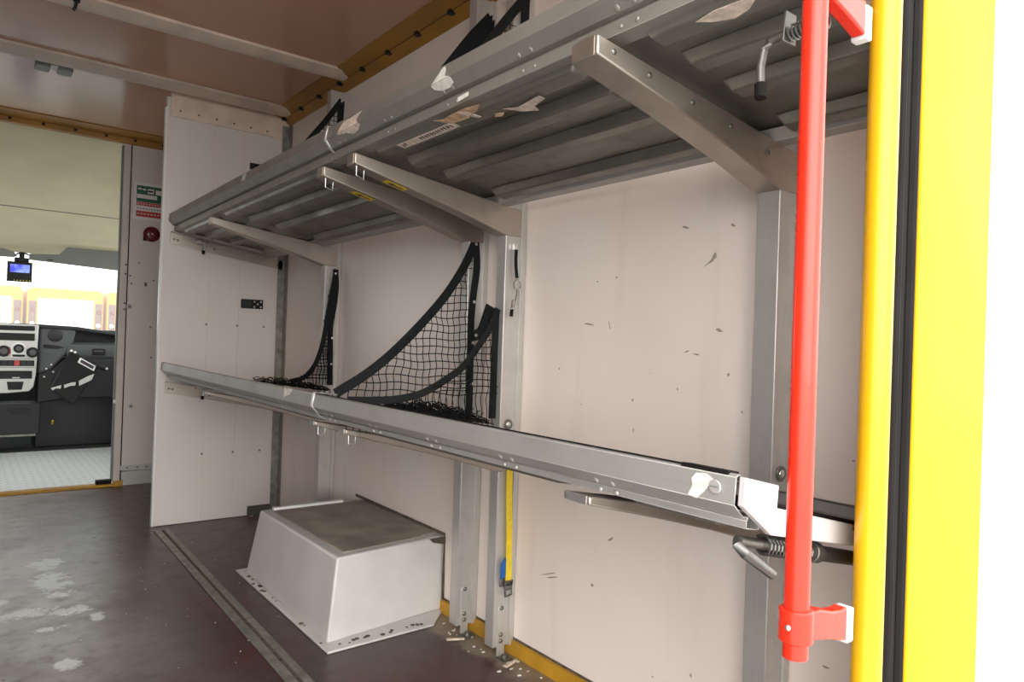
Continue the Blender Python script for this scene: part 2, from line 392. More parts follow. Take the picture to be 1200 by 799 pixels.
# yellow trims at the ceiling
t3 = struct(MB().box(-.66, W, YF-.05, YF, ZC-.043, ZC).sheet([(YF-.20, ZC-.006), (YF-.05, ZC-.012)], -.66, W, .006, 'x').build('trim_3', 'yellow_in'))
for k in range(9): MB().dome((.02+k*.165, YF-.05, ZC-.022), (0, -1, 0), .009, .006).build('screw_head', 'black', t3)
t4 = struct(MB().prism([(1.325, ZC), (1.325, ZC-.006), (1.395, ZC-.022), (1.395, ZC)], .6, YF).prism([(1.397, ZC), (1.397, ZC-.024), (W, ZC-.055), (W, ZC)], .6, YF).build('trim_4', 'yellow_in'))
MB().box(1.394, 1.398, .6, YF, ZC-.023, ZC).build('shadow_groove', 'black', t4)
for k in range(16):
    y = .75+k*.245
    MB().box(1.385, 1.41, y-.012, y+.012, ZC-.034, ZC-.016).build('trim_clip', 'black', t4, .002)
# ceiling beams
for i, (ya, yb) in enumerate(((3.07, 3.165), (3.785, 3.90))):
    b_ = MB().prism([(ya, ZC), (ya, ZC-.012), (ya+.02, ZC-.016), (yb-.05, ZC-.028), (yb-.006, ZC-.028), (yb, ZC-.02), (yb, ZC)], -.66, 1.395, 'x')
    struct(b_.build('trim_%d' % (5+i), 'beam', bevel=.002))
# yellow kick strip along the floor
t7 = struct(MB().prism([(W, 0), (W-.014, 0), (W-.011, .042), (W, .046)], .6, 3.9).build('trim_7', 'yellow_kick'))
MB().box(W-.004, W, .6, 3.9, .046, .052).build('dark_edge', 'brown', t7)
# vertical angle where the partition meets the wall
struct(MB().sheet([(1.395, 3.952), (W-.004, 3.952), (W-.004, 3.905)], .0, ZC-.06, .003, 'z').build('trim_8', 'track'))

# rear frame: jamb with rounded edge, rubber seal, flat outer post
jamb = [(1.108, .504)] + [(1.063+.0215*math.cos(a), .488+.0215*math.sin(a)) for a in [PI*.3+2*PI*.78*k/16 for k in range(17)]][::1] + [(1.086, .478)]
rf = struct(MB().prism(jamb, -.35, 2.6, 'z').build('wall_rear', 'yellow_gloss', smooth=True))
MB().box(1.179, W+.036, YR, YR+.018, -.35, 2.6).box(1.40, W+.036, YR+.018, YR+.115, -.35, 2.6).build('corner_post', 'yellow', rf, .003)
MB().box(1.100, 1.179, YR+.006, YR+.024, -.35, 2.6).build('seal_channel', 'darkframe', rf)
MB().box(-.70, W, YR, YR+.115, 2.25, 2.6).build('header_beam', 'yellow', rf)
MB().box(-.70, -.62, YR, YR+.115, -.35, 2.25).build('corner_post', 'yellow', rf)
MB().box(-.70, W+.03, YR-.02, YR+.0, -.35, -.02).build('sill', 'rubber', rf)
seal = MB()
for (x, r) in ((1.113, .011), (1.135, .008), (1.160, .011)):
    pts = []
    for k in range(40):
        z = -.3+k*2.85/39
        w_ = .010*math.exp(-((z-.62)/.05)**2) if x < 1.12 else 0
        pts.append((x+w_-.000, YR+.012-(.004 if r > .008 else 0), z))
    seal.tube(pts, r, 10)
tag(seal.build('door_seal', 'rubber', smooth=True), 'ribbed black rubber seal running down between the two yellow posts', 'door seal')

# ------------------------------------------------------------------ partition panel
pp = thing('partition_panel', 'tall white partition panel standing across the van, shelves butt against it', 'partition', (1.1, 3.97, 0))
MB().box(.797, 1.432, 3.962, 3.984, .002, 2.215).build('board', 'panel', pp, .002)
MB().box(.79, .800, 3.958, 3.988, .002, 2.16).build('edge_trim', 'foam', pp, .001)
MB().box(.812, 1.432, 3.955, 3.962, 2.115, 2.248).build('header_strip', 'beam', pp, .001)
for x in (1.03, 1.19):
    MB().box(x-.001, x+.001, 3.9605, 3.962, .0, 2.115).build('seam', 'beam', pp)
for (x, z) in ((.86, 2.15), (.95, 2.148), (1.04, 2.146), (1.13, 2.144), (1.22, 2.142), (1.31, 2.14), (1.40, 2.14)):
    MB().dome((x, 3.955, z), (0, -1, 0), .006, .003).build('rivet', 'fixture', pp)
for x in (1.025, 1.185, 1.33):
    for z in (.36, 1.05, 1.72): MB().dome((x, 3.962, z), (0, -1, 0), .006, .003).build('screw_head', 'steel', pp)
cp = thing('connector_plate', 'black rectangular connector plate with five studs on the partition panel', 'plate', (1.26, 3.962, 1.17))
MB().box(1.200, 1.318, 3.950, 3.962, 1.148, 1.198).build('backing', 'black', cp, .002)
MB().box(1.204, 1.252, 3.947, 3.950, 1.152, 1.194).build('cover', 'dash', cp, .001)
for (x, z) in ((1.27, 1.186), (1.305, 1.186), (1.288, 1.173), (1.27, 1.158), (1.305, 1.158)):
    MB().dome((x, 3.950, z), (0, -1, 0), .0055, .004).build('stud', 'bright', cp)
bl = MB().box(1.222, 1.283, 3.956, 3.962, 1.915, 1.95).build('label_plate', 'black', bevel=.001)
tag(bl, 'small black plate high on the partition panel above the upper shelf', 'plate')
fb = thing('floor_bracket', 'small grey angle bracket on the floor at the foot of the partition', 'bracket', (1.34, 3.92, 0))
MB().sheet([(3.955, .055), (3.955, .003), (3.915, .003)], 1.27, 1.415, .003, 'x').build('angle', 'steel', fb, .001)
for x in (1.29, 1.39): MB().dome((x, 3.93, .003), (0, 0, 1), .007, .004).build('screw', 'bright', fb)

# ------------------------------------------------------------------ shelves
# profile of the front rail in (x, z), relative to its top front edge
RAIL = [(.022, -.012), (.004, 0.), (-.002, -.004), (-.006, -.037), (.014, -.060), (.028, -.062), (.028, -.067), (.022, -.069), (.022, -.092), (.055, -.098), (.055, -.075)]
RAIL_LOW = [(.022, -.012), (.004, 0.), (-.002, -.004), (-.005, -.041), (.016, -.060), (.027, -.061), (.027, -.064), (.024, -.065), (.024, -.076), (.055, -.082), (.055, -.060)]
def shelf(name_label, x0, z0, dz_far, y0, y1, slope, ribs, upper, caps, rivets):
    far_label, cat, grp = name_label
    t = thing('folding_shelf', far_label, cat, (x0+.3, y0, z0-.11), grp)
    def zz(x): return z0-(.104 if upper else .082)-slope*(x-(x0+.003))
    prof = [(x0+a, z0+b) for a, b in (RAIL if upper else RAIL_LOW)]
    MB().sheet(prof, y0, y1, .0018).build('front_rail', 'alu_shaded' if upper else 'alu_y', t, .0008, seg=1)
    xb = 1.352
    # deck plate in the recess plane and folded-down back rail
    MB().prism([(x0+.04, zz(x0+.04)+.026), (xb, zz(xb)+.026), (xb, zz(xb)+.029), (x0+.04, zz(x0+.04)+.029)], y0, y1).build('deck', 'galv', t)
    MB().sheet([(xb, zz(xb)+.052), (xb, zz(xb)), (xb-.03, zz(xb-.03)), (xb-.045, zz(xb)+.026)], y0, y1, .002).build('back_rail', 'alu_y', t, .0008, seg=1)
    MB().prism([(xb, zz(xb)+.05), (W-.004, zz(W)+.05), (W-.004, zz(W)+.053), (xb, zz(xb)+.053)], y0, y1).build('wall_ledge', 'galv', t) if not upper else None
    for (a, b) in ribs:
        for (xc, wd) in ((.890, .026), (.992, .025), (1.112, .024), (1.290, .026)):
            z_ = lambda x: zz(x)
            lo = [(xc-wd, z_(xc-wd)+.0265), (xc-wd*.7, z_(xc-wd*.7)+.001), (xc+wd*.7, z_(xc+wd*.7)+.001), (xc+wd, z_(xc+wd)+.0265)]
            g = .02
            r_ = MB()
            A = [(p[0], a+(0 if i in (0, 3) else g), p[1]) for i, p in enumerate(lo)]
            B = [(p[0], b-(0 if i in (0, 3) else g), p[1]) for i, p in enumerate(lo)]
            r_.add(A+B, [[0, 1, 2, 3], [7, 6, 5, 4], [0, 4, 5, 1], [1, 5, 6, 2], [2, 6, 7, 3], [3, 7, 4, 0]])
            rb = r_.build('rib', 'galv', t, .004)
    for y in rivets:
        for s_ in (-.018, .018):
            MB().dome((x0+.0215, y+s_, z0-(.082 if upper else .071)), (-1, 0, 0), .004, .0025).build('rivet', 'alu_shaded' if upper else 'alu', t)
            MB().dome((x0+.010, y+s_, z0-.056), (-.8, 0, -.6), .006, .002).build('dimple', 'alu_shaded' if upper else 'alu_y', t)
    for yc, mt in caps:
        o = [(x0+a, z0+b) for a, b in ((-.0025, .004), (-.0095, -.037), (.014, -.066), (.024, -.072))]
        MB().sheet(o[:4], yc-.006, yc+.006, .003).sheet([(x0+.07, z0-.004), (x0-.0025, z0+.004)], yc-.006, yc+.006, .003).build('end_cap', mt, t, .0008, seg=1)
    if dz_far:
        for ch in t.children:
            if ch.type == 'MESH':
                for v in ch.data.vertices: v.co.z += dz_far*v.co.y/(y1-y0)
    return t, zz
RV = [.80, 1.06, 1.33, 1.61, 1.88]
un, zun = shelf(('nearer upper metal shelf with torn paper stuck to its front rail', 'shelf', None), .825, 1.615, 0, .50, 1.972, .14,
                ((.50, .795), (.945, 1.755)), True, ((1.965, 'bright'),), RV)
uf, zuf = shelf(('farther upper metal shelf butting against the white partition', 'shelf', None), .825, 1.615, 0, 1.978, 3.950, .14,
                ((2.08, 3.15), (3.31, 3.84)), True, (), [2.3, 2.97])
ln, zln = shelf(('nearer lower metal shelf with cut end bracket beside the red pole', 'shelf', None), .813, .838, 0, .547, 1.972, .18,
                ((.60, .795), (.945, 1.755)), False, ((1.965, 'bright'),), RV)
lf, zlf = shelf(('farther lower metal shelf reaching the white partition', 'shelf', None), .813, .838, .010, 1.978, 3.950, .18,
                ((2.08, 3.15), (3.31, 3.84)), False, (), [2.3])
# near end plate of the lower shelf
ep = MB().prism([(.816, .835), (.896, .817), (.893, .786), (1.110, .735), (1.113, .701), (.880, .750), (.813, .797)], .536, .546)
ep.build('end_plate', 'plate', ln, .0015)
MB().prism([(1.122, .733), (1.29, .70), (1.29, .655), (1.118, .699)], .562, .572).build('end_plate', 'plate', ln, .0015)
MB().prism([(.90, .79), (1.34, .688), (1.34, .675), (.90, .768)], .556, 1.30).build('deck_shade', 'rubber', ln)  # black sheet added to paint the deck top as lying in shade
MB().prism([(.8135, .8400), (.8135, .8375), (.833, .832), (.833, .8345)], .64, 1.955).build('lip_shadow_strip', 'rubber', ln)  # dark strip added for the shadow line along the lip
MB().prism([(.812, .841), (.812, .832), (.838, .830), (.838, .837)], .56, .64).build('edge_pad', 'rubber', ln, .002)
b_ = MB().cyl((.8085, .577, .817), (-1, 0, 0), .0095, .003).build('screw_head', 'alu', ln, .001)
MB().box(.8045, .8058, .570, .584, .8160, .8180).build('screw_slot', 'fixture', b_)
# spring latches under both near ends, running lengthwise
def near_latch(sh, x, z, y0, y1, crank, lbl):
    lt = MB().tube([(x, y0, z)] + [(x, y1, z)] + crank, .0062, 12).build('latch_rod', 'steel', sh, smooth=True)
    lt['label'] = lbl
    MB().helix((x, y0+.012, z), (0, 1, 0), .0105, .0020, .006, y1-y0-.03).build('spring', 'steel', lt, smooth=True)
    MB().cyl((x, y0, z), (0, 1, 0), .0115, .008).build('collar', 'steel', lt, .001)
    MB().prism([(x-.016, z-.014), (x+.016, z-.014), (x+.016, z+.03), (x-.010, z+.03)], y1-.016, y1-.012).build('guide_plate', 'steel', lt, .001)
    return lt
lt = near_latch(un, .900, 1.447, .490, .560, [(.898, .574, 1.444), (.893, .580, 1.432), (.886, .580, 1.405), (.880, .575, 1.375)], 'cranked latch rod with coil spring and black tip')
MB().cyl((.880, .575, 1.380), (-.1, -.1, -1), .0085, .022).build('rubber_tip', 'rubber', lt, .001)
lt = MB().tube([(1.30, .566, .635), (.846, .566, .741), (.838, .560, .738), (.842, .552, .728), (.892, .540, .694)], .0075, 12).build('latch_rod', 'steel', ln, smooth=True)
lt['label'] = 'grey latch rod with coil spring'
MB().helix((.905, .566, .727), (1, 0, -.235), .0135, .0022, .0095, .125).build('spring', 'steel', lt, smooth=True)
MB().cyl((1.035, .566, .697), (1, 0, -.235), .0165, .02).build('collar', 'steel', lt, .001)
MB().cyl((1.055, .566, .692), (1, 0, -.235), .012, .2).build('barrel', 'steel', lt, .001)
# far latches along the partition
def far_latch(sh, x, z):
    lt = MB().tube([(x-.03, 3.925, z), (x+.16, 3.925, z-.028)], .006, 10).build('latch_rod', 'alu', sh, smooth=True)
    MB().tube([(x+.03, 3.925, z-.006), (x+.035, 3.90, z-.01), (x+.028, 3.90, z-.055)], .0075, 10).build('crank', 'bright', lt, smooth=True)
    MB().cyl((x+.028, 3.90, z-.05), (-.1, 0, -1), .008, .02).build('rubber_tip', 'rubber', lt, .001)
    MB().cyl((x, 3.925, z-.003), (1, 0, -.15), .016, .016).cyl((x+.06, 3.925, z-.012), (1, 0, -.15), .012, .01).build('collar', 'alu', lt, .001)
far_latch(uf, .955, 1.485); far_latch(lf, .975, .725)
# paper, tape and sticker left on the rails
def patch(par, name, mat, pts, nrm, lbl=None):
    o = MB().poly(pts, nrm).build(name, mat, par)
    if lbl: o['label'] = lbl
    return o
def jag(c, du, dv, ru, rv, n=11, j=.35):
    c = Vector(c); du = Vector(du); dv = Vector(dv)
    return [c+du*ru*math.cos(2*PI*k/n)*(1+wob(j))+dv*rv*math.sin(2*PI*k/n)*(1+wob(j)) for k in range(n)]
def rail_tape(par, x0, z0, mat, outline, lbl, low=False):
    # outline in (y, s): s runs down the front face and then down the slanted face below it
    fb = -.041 if low else -.037; f0 = Vector((x0-.002, 0, z0-.004)); f1 = Vector((x0-(.005 if low else .006), 0, z0+fb)); f2 = Vector((x0+.014, 0, z0-.060))
    L = (f1-f0).length
    def clip(keep):
        out = []
        for a, b in zip(outline, outline[1:]+outline[:1]):
            ina, inb = keep(a[1]), keep(b[1])
            if ina: out.append(a)
            if ina != inb: t = (L-a[1])/(b[1]-a[1]); out.append((a[0]+(b[0]-a[0])*t, L))
        return out
    for keep, p, d in ((lambda q: q <= L, f0, (f1-f0).normalized()), (lambda q: q > L, f1, (f2-f1).normalized())):
        P = clip(keep)
        if len(P) < 3: continue
        nrm = Vector((d.z, 0, -d.x)); nrm = -nrm if nrm.x > 0 else nrm; base = L if d.x > .1 else 0
        o = MB().poly([p+d*(q[1]-base)+Vector((0, q[0], 0))+nrm*.0006 for q in P], nrm, .0006).build('tape_remnant', mat, par); o['label'] = lbl
X_, Z_ = .825, 1.615
rail_tape(un, X_, Z_, 'tape', [(1.325, .004), (1.318, .014), (1.322, .026), (1.300, .034), (1.298, .048), (1.318, .055), (1.350, .054), (1.372, .046), (1.378, .036), (1.355, .020), (1.338, .008)], 'white torn tape')
rail_tape(un, X_, Z_, 'paper', [(1.735, .002), (1.765, .022), (1.742, .038), (1.765, .048), (1.800, .054), (1.832, .042), (1.862, .040), (1.885, .036), (1.862, .016), (1.850, .006), (1.800, .008)], 'wide grey tape remnant')
rail_tape(uf, X_, Z_, 'tape', [(2.70, .002), (2.74, .004), (2.75, .03), (2.72, .026), (2.71, .032)], 'white tape remnant')
rail_tape(lf, .813, .842, 'tape', [(2.20, .0), (2.13, .0), (2.15, .02), (2.18, .024), (2.20, .032)], 'white torn tape', True)
rail_tape(ln, .813, .838, 'tape', [(.594, .002), (.580, .009), (.588, .018), (.596, .028), (.606, .038), (.622, .036), (.615, .022), (.618, .012), (.610, .004)], 'cream torn tape', True)
patch(un, 'paper_remnant', 'wood', [(.836, 1.39, 1.505), (.845, 1.36, 1.503), (.84, 1.32, 1.504), (.838, 1.27, 1.504), (.845, 1.22, 1.503), (.860, 1.25, 1.501), (.872, 1.30, 1.498), (.868, 1.36, 1.499)], (0, 0, -1), 'torn brown paper')
patch(un, 'paper_remnant', 'paper', [(.84, 1.30, 1.503), (.852, 1.275, 1.502), (.885, 1.268, 1.497), (.886, 1.280, 1.497)], (0, 0, -1), 'torn pale paper')
patch(un, 'paper_remnant', 'paper', [(.897, 1.205, 1.502), (.905, 1.165, 1.497), (.895, 1.085, 1.499), (.912, 1.085, 1.497), (.93, 1.14, 1.5), (.955, 1.155, 1.5), (.93, 1.18, 1.498)], (0, 0, -1), 'torn pale paper')
patch(un, 'paper_remnant', 'wood', [(.90, 1.24, 1.501), (.908, 1.215, 1.499), (.918, 1.235, 1.498), (.912, 1.255, 1.499)], (0, 0, -1), 'torn brown paper')
patch(un, 'paper_remnant', 'paper', [(.880, .66, 1.497), (.893, .63, 1.496), (.885, .60, 1.497), (.86, .57, 1.499), (.855, .64, 1.499), (.865, .68, 1.499)], (0, 0, -1), 'large torn beige paper')
patch(un, 'tape_remnant', 'tape', [(.8328, y, z) for y, z in ((1.285, 1.531), (1.245, 1.533), (1.245, 1.524), (1.285, 1.521))], (-1, 0, 0), 'thin strip of white tape')
patch(ln, 'paper_remnant', 'wood', [(.87, 1.82, .733), (.875, 1.76, .731), (.86, 1.62, .733), (.85, 1.70, .736)], (0, 0, -1), 'torn orange paper')
# label with worn writing on the deck underside
def zr(x): return zun(x)+.0258
zl_ = lambda x: zun(x)+.0004
patch(un, 'shelf_label', 'paper', [(.8725, 1.63, zl_(.8725)), (.8975, 1.63, zl_(.8975)), (.8975, 1.37, zl_(.8975)), (.8725, 1.37, zl_(.8725))], (0, 0, -1), 'white label with worn dark lettering')
lk = MB()
for k in range(14):
    y = 1.385+k*.0125+(.06 if k > 11 else 0)
    x_ = .877+wob(.002)
    lk.poly([(x_, y, zl_(x_)-.0009), (x_+.012, y+.002, zl_(x_+.012)-.0009), (x_+.012, y+.0065, zl_(x_+.012)-.0009), (x_, y+.0055, zl_(x_)-.0009)], (0, 0, -1), .0003)
    if k % 2: lk.poly([(x_+.004, y-.004, zl_(x_)-.0014), (x_+.007, y-.004, zl_(x_)-.0014), (x_+.007, y+.007, zl_(x_)-.0014), (x_+.004, y+.007, zl_(x_)-.0014)], (0, 0, -1), .0003)
lk.build('lettering', 'ink', un)
# brackets on the partition under each far end
for (z, lb, dz) in ((1.530, 'tan angle bracket on the partition under the upper shelf', .058), (.757, 'grey angle bracket on the partition under the lower shelf', .055)):
    br = thing('shelf_bracket', lb, 'bracket', (1.1, 3.955, z-.1))
    s_ = .155 if z > 1 else .20
    MB().prism([(.832, z-.012), (1.42, z-.012-s_*.588), (1.42, z-.012-s_*.588-dz*.9), (.832, z-.012-dz)], 3.952, 3.955).prism([(.832, z-.012), (1.36, z-.012-s_*.528), (1.36, z-.009-s_*.528), (.832, z-.009)], 3.915, 3.955).build('angle', 'alu_x', br)
    for x in (.85, .868, 1.05, 1.39): MB().dome((x, 3.952, z-.012-s_*(x-.832)-dz*.55), (0, -1, 0), .006, .003).build('rivet', 'fixture', br)

# ------------------------------------------------------------------ uprights with arms
def upright(y, w, label, xf, foot, hooks, xa=.828, strap=False, low=True, hd=0.):
    t = thing('shelf_upright', label, 'shelf support', (1.40, y, 0), 'shelf uprights along the wall')
    p = MB().box(1.357, W-.004, y, y+w, .03, ZC-.062)
    po = p.build('post', 'alu', t, .003)
    MB().box(1.415, W-.003, y-.008, y, .03, ZC-.062).box(1.421, W-.003, y+w, y+w+.01, .03, ZC-.062).build('side_flange', 'alu', t, .001)
    def arm(nm, dz, sl):
        xarm = xa if dz == 0 else max(xa, .818)
        top = (lambda x: 1.507-.13*(x-.83)) if dz == 0 else (lambda x: .7545-.18*(x-.816))
        bot = [(xarm, 1.478+dz), (1.0, 1.437+dz-sl*.17), (1.18, 1.394+dz-sl*.35), (1.30, 1.360+dz-sl*.47), (1.335, 1.350+dz-sl*.5), (1.353, 1.346+dz-sl*.52), (1.42, 1.346+dz-sl*.52)]
        a = MB().prism([(xarm, top(xarm))] + bot + [(1.42, top(1.42))], y-.004, y+w+.004)
        o = a.build(nm, 'alu_x', t, .003)
        MB().sheet([(xarm-.001, top(xarm)), (xarm-.001, 1.478+dz)], y+.004, y+w-.004, .002).build('end_plate', 'bright' if dz else 'alu_x', o)
        return o
    ua = arm('upper_arm', 0, 0.)
    if w > .05:
        for (x, z) in ((.84, 1.499), (.93, 1.484), (1.05, 1.465), (1.17, 1.447), (1.30, 1.42)): MB().dome((x, y-.004, z-.008), (0, -1, 0), .0055, .003).build('rivet', 'steel', ua)
        for x in (.83, .87): MB().dome((x, y+w*.4, 1.478-.24*(x-.83)), (0, 0, -1), .0055, .003).build('rivet', 'steel', ua)
    if hooks:
        h = MB().tube([(.838, y+.006, 1.474), (.838, y+.006, 1.448), (.868, y+.020, 1.444), (.868, y+.020, 1.468)], .0016, 8).build('hook_loop', 'bright', ua, smooth=True)
        zz = lambda x: 1.478-.241*(x-.828)-.0008
        st = MB().poly([(.935, y+.008, zz(.935)), (1.0, y+.008, zz(1.0)), (1.0, y+w-.008, zz(1.0)), (.935, y+w-.008, zz(.935))], (0, 0, -1), .0006).build('arrow_sticker', 'ribbon', ua)
        st['label'] = 'yellow sticker with a black arrow'
        ym = y+w/2; q = lambda x, yy: (x, yy, zz(x)-.0008)
        MB().poly([q(.942, ym), q(.962, ym-.011), q(.962, ym-.004), q(.992, ym-.004), q(.992, ym+.004), q(.962, ym+.004), q(.962, ym+.011)], (0, 0, -1), .0004).build('arrow', 'ink', st)
    if low:
        la = arm('lower_arm', -.738, .03)
        if hooks: MB().tube([(.842, y+.006, .735), (.842, y+.006, .712), (.870, y+.020, .708), (.870, y+.020, .730)], .0016, 8).build('hook_loop', 'bright', la, smooth=True)
    if foot:
        yy = y-.0005
        P = [(1.372, .0)] + [(1.386+.014*math.cos(PI-PI*k/8), .15+.017*math.sin(PI-PI*k/8)) for k in range(9)] + [(1.402, .0)]
        fp = MB().prism(P, yy-.004, yy).build('foot_plate', 'alu', t, .0008)
        for z in (.155, .07, .05): MB().dome((1.386, yy-.004, z), (0, -1, 0), .0075, .005).build('bolt', 'steel', fp)
        MB().box(1.37, 1.405, yy-.045, yy, .0, .004).build('foot_tab', 'steel', fp)
        MB().cyl((1.385, yy-.025, .004), (0, 0, 1), .009, .010, 6).build('bolt', 'steel', fp)
    bo = MB().cyl((1.388, y-.0005, .742), (0, -1, 0), .017, .004).build('washer', 'steel', t, .001)
    MB().dome((1.388, y-.0045, .742), (0, -1, 0), .009, .004).build('bolt', 'bright', bo)
    return t
u3 = upright(.830, .056, 'nearest thick metal upright, just left of the red pole', .80, True, False, .802)
u2 = upright(1.785, .045, 'metal upright with the hanging yellow strap and tether', .83, True, True)
u1 = upright(1.993, .047, 'metal upright holding the wide open black net', .83, True, True)
u0 = upright(3.205, .045, 'farthest metal upright, behind the white box', .83, False, False, .835)

# ------------------------------------------------------------------ cargo nets
def lerp(P, t):
    d = [0]
    for a, b in zip(P, P[1:]): d.append(d[-1]+(Vector(b)-Vector(a)).length)
    s_ = t*d[-1]
    for i in range(len(P)-1):
        if s_ <= d[i+1] or i == len(P)-2:
            k = (s_-d[i])/max(1e-9, d[i+1]-d[i]); return Vector(P[i]).lerp(Vector(P[i+1]), min(1, k))
def smooth_path(P, n=24):
    P = [Vector(p) for p in P]; out = []
    Q = [P[0]*2-P[1]]+P+[P[-1]*2-P[-2]]
    m_ = max(2, n//(len(P)-1))
    for i in range(1, len(Q)-2):
        for k in range(m_):
            t = k/m_; a, b, c, d = Q[i-1:i+3]
            out.append(.5*((2*b)+(c-a)*t+(2*a-5*b+4*c-d)*t*t+(3*b-a-3*c+d)*t**3))
    out.append(P[-1]); return out
def net_plane(y, hyp, xr, zlow, cell, yb=.012, xmin=None):
    # cords of a net hanging in the plane y, right of the curved strap hyp [(x,z)...] and left of x=xr
    mb = MB(); H = [Vector((a, b)) for a, b in hyp]
    def left_at(z):
        for a, b in zip(H, H[1:]):
            if (a.y-z)*(b.y-z) <= 0 and abs(a.y-b.y) > 1e-6: return a.x+(b.x-a.x)*(z-a.y)/(b.y-a.y)
        return None
    def top_at(x):
        for a, b in zip(H, H[1:]):
            if (a.x-x)*(b.x-x) <= 0 and abs(a.x-b.x) > 1e-6: return a.y+(b.y-a.y)*(x-a.x)/(b.x-a.x)
        return None
    def disp(x, z):
        return (x+.003*math.sin(z*41+x*17)+.002*math.sin(z*97), y+yb*math.sin(x*9+z*7)+.004*math.sin(x*31+z*29), z+.003*math.sin(x*37+z*13)+.004*math.sin(x*14))
    z = zlow
    while z < H[0].y:
        l = left_at(z)
        if l is not None and xr-l > .01:
            n = max(2, int((xr-l)/.012)); mb.tube([disp(l+(xr-l)*k/n, z) for k in range(n+1)], .0016, 4)
        z += cell
    x = xr-cell*.8
    while x > min(h.x for h in H):
        tz = top_at(x)
        if tz is not None and tz-zlow > .008:
            n = max(2, int((tz-zlow)/.012)); mb.tube([disp(x, zlow+(tz-zlow)*k/n) for k in range(n+1)], .0016, 4)
        x -= cell
    # knots
    return mb
def eyelet(p, par, r=.0055):
    e = MB().cyl(p, (0, -1, 0), r, .003).build('eyelet', 'bright', par, .001)
    return e
def heap(par, x0, x1, y, z, hgt, n, name='gathered_netting', dy=.04):
    mb = MB()
    L = x1-x0
    for k in range(n):
        a = random.uniform(x0, x1-.3*L); ln_ = random.uniform(.25, .7)*L; b = min(x1, a+ln_); yy = y+wob(dy); h0 = random.uniform(0, hgt)
        pts = []
        for i in range(10):
            x = a+(b-a)*i/9
            pts.append((x, yy+.012*math.sin(i*1.7+k), z-.14*(x-x0)+h0*(.5+.5*math.sin(PI*(x-x0)/L))*(.75+.25*math.sin(i*2.1+k*1.3))+wob(.002)))
        mb.tube(smooth_path(pts, 20), .0015, 4)
    for k in range(n*2):
        x = random.uniform(x0+.05, x1); yy = y+wob(dy); h0 = random.uniform(.2, 1)*hgt
        mb.tube([(x, yy, z-.14*(x-x0)), (x+wob(.012), yy+wob(.01), z-.14*(x-x0)+h0*.5), (x+wob(.016), yy+wob(.015), z-.14*(x-x0)+h0*.8)], .0013, 4)
    return mb.build(name, 'cord', par)
grp = None
# net on the farthest upright, hanging slack
n0 = thing('cargo_net', 'narrow slack black net on the farthest upright, resting on lower shelf', 'cargo net', (1.38, 3.19, .80))
hyp0 = [(1.398, 1.325), (1.376, 1.207), (1.355, 1.064), (1.340, .949), (1.316, .868), (1.268, .818), (1.184, .797)]
MB().band(smooth_path([(1.408, 3.19, 1.33), (1.392, 3.188, 1.24), (1.372, 3.186, 1.12), (1.352, 3.18, 1.0), (1.335, 3.18, .93), (1.312, 3.18, .87), (1.262, 3.17, .815), (1.19, 3.16, .795)]), (0, 1, 0), [.022]*4+[.03]*5+[.02]*11+[.012]*2 if False else .022, .003).build('edge_strap', 'webbing', n0)
MB().band(smooth_path([(1.405, 3.193, 1.33), (1.412, 3.193, 1.25), (1.405, 3.193, 1.16), (1.390, 3.193, 1.06), (1.392, 3.193, .95), (1.396, 3.193, .775)]), (0, 1, 0), .026, .003).build('side_strap', 'webbing', n0)
net_plane(3.185, hyp0, 1.39, .775, .018, .01).build('net_mesh', 'cord', n0)
heap(n0, 1.00, 1.36, 3.15, .80, .035, 40)
net_plane(3.165, [(1.398, 1.10), (1.36, 1.0), (1.33, .93), (1.30, .87), (1.24, .825), (1.15, .80)], 1.385, .78, .015, .015).build('net_mesh', 'cord', n0)
for z in (1.31, 1.0, .875): eyelet((1.398 if z < 1.2 else 1.404, 3.19, z), n0)
# wide net on the second-farthest upright
n1 = thing('cargo_net', 'wide open black net stretched from its upright down to the shelf edge', 'cargo net', (1.37, 1.985, .80))
hyp1 = [(1.372, 1.338), (1.334, 1.259), (1.266, 1.158), (1.172, 1.054), (1.067, .955), (.981, .890), (.885, .834)]
MB().band(smooth_path([(x, 1.983, z) for x, z in hyp1]), (0, 1, 0), .030, .003).build('edge_strap', 'webbing', n1)
MB().band(smooth_path([(1.380, 1.985, 1.345), (1.388, 1.986, 1.26), (1.378, 1.986, 1.17), (1.372, 1.987, 1.08), (1.374, 1.987, .95), (1.376, 1.987, .74)]), (0, 1, 0), .026, .003).build('side_strap', 'webbing', n1)
net_plane(1.985, hyp1, 1.372, .79, .0245, .010).build('net_mesh', 'cord', n1)
for z in (1.338, 1.14, 1.0, .86): eyelet((1.380, 1.984, z), n1)
# net on the strap upright, top unhooked and drooping
n2 = thing('cargo_net', 'drooping black net with unhooked top behind the strap upright', 'cargo net', (1.34, 1.80, .80))
hyp2 = [(1.345, 1.115), (1.312, 1.046), (1.265, .983), (1.219, .93), (1.173, .899), (1.085, .853), (1.001, .835), (.919, .832), (.84, .834)]
MB().band(smooth_path([(x, 1.800, z-.004) for x, z in hyp2], 32), (0, 1, 0), .022, .003).build('edge_strap', 'webbing', n2)
MB().band(smooth_path([(1.275, 1.83, 1.022), (1.305, 1.832, 1.035), (1.325, 1.835, 1.075), (1.345, 1.84, 1.12)]), (0, 1, 0), .034, .008).build('loose_strap', 'webbing', n2)
MB().band(smooth_path([(1.345, 1.808, 1.11), (1.346, 1.81, .95), (1.344, 1.81, .76)]), (0, 1, 0), .028, .003).build('side_strap', 'webbing', n2)
net_plane(1.805, hyp2, 1.342, .74, .021, .022).build('net_mesh', 'cord', n2)
heap(n2, .90, 1.33, 1.86, .805, .05, 70, dy=.07)
eyelet((1.283, 1.828, 1.024), n2)
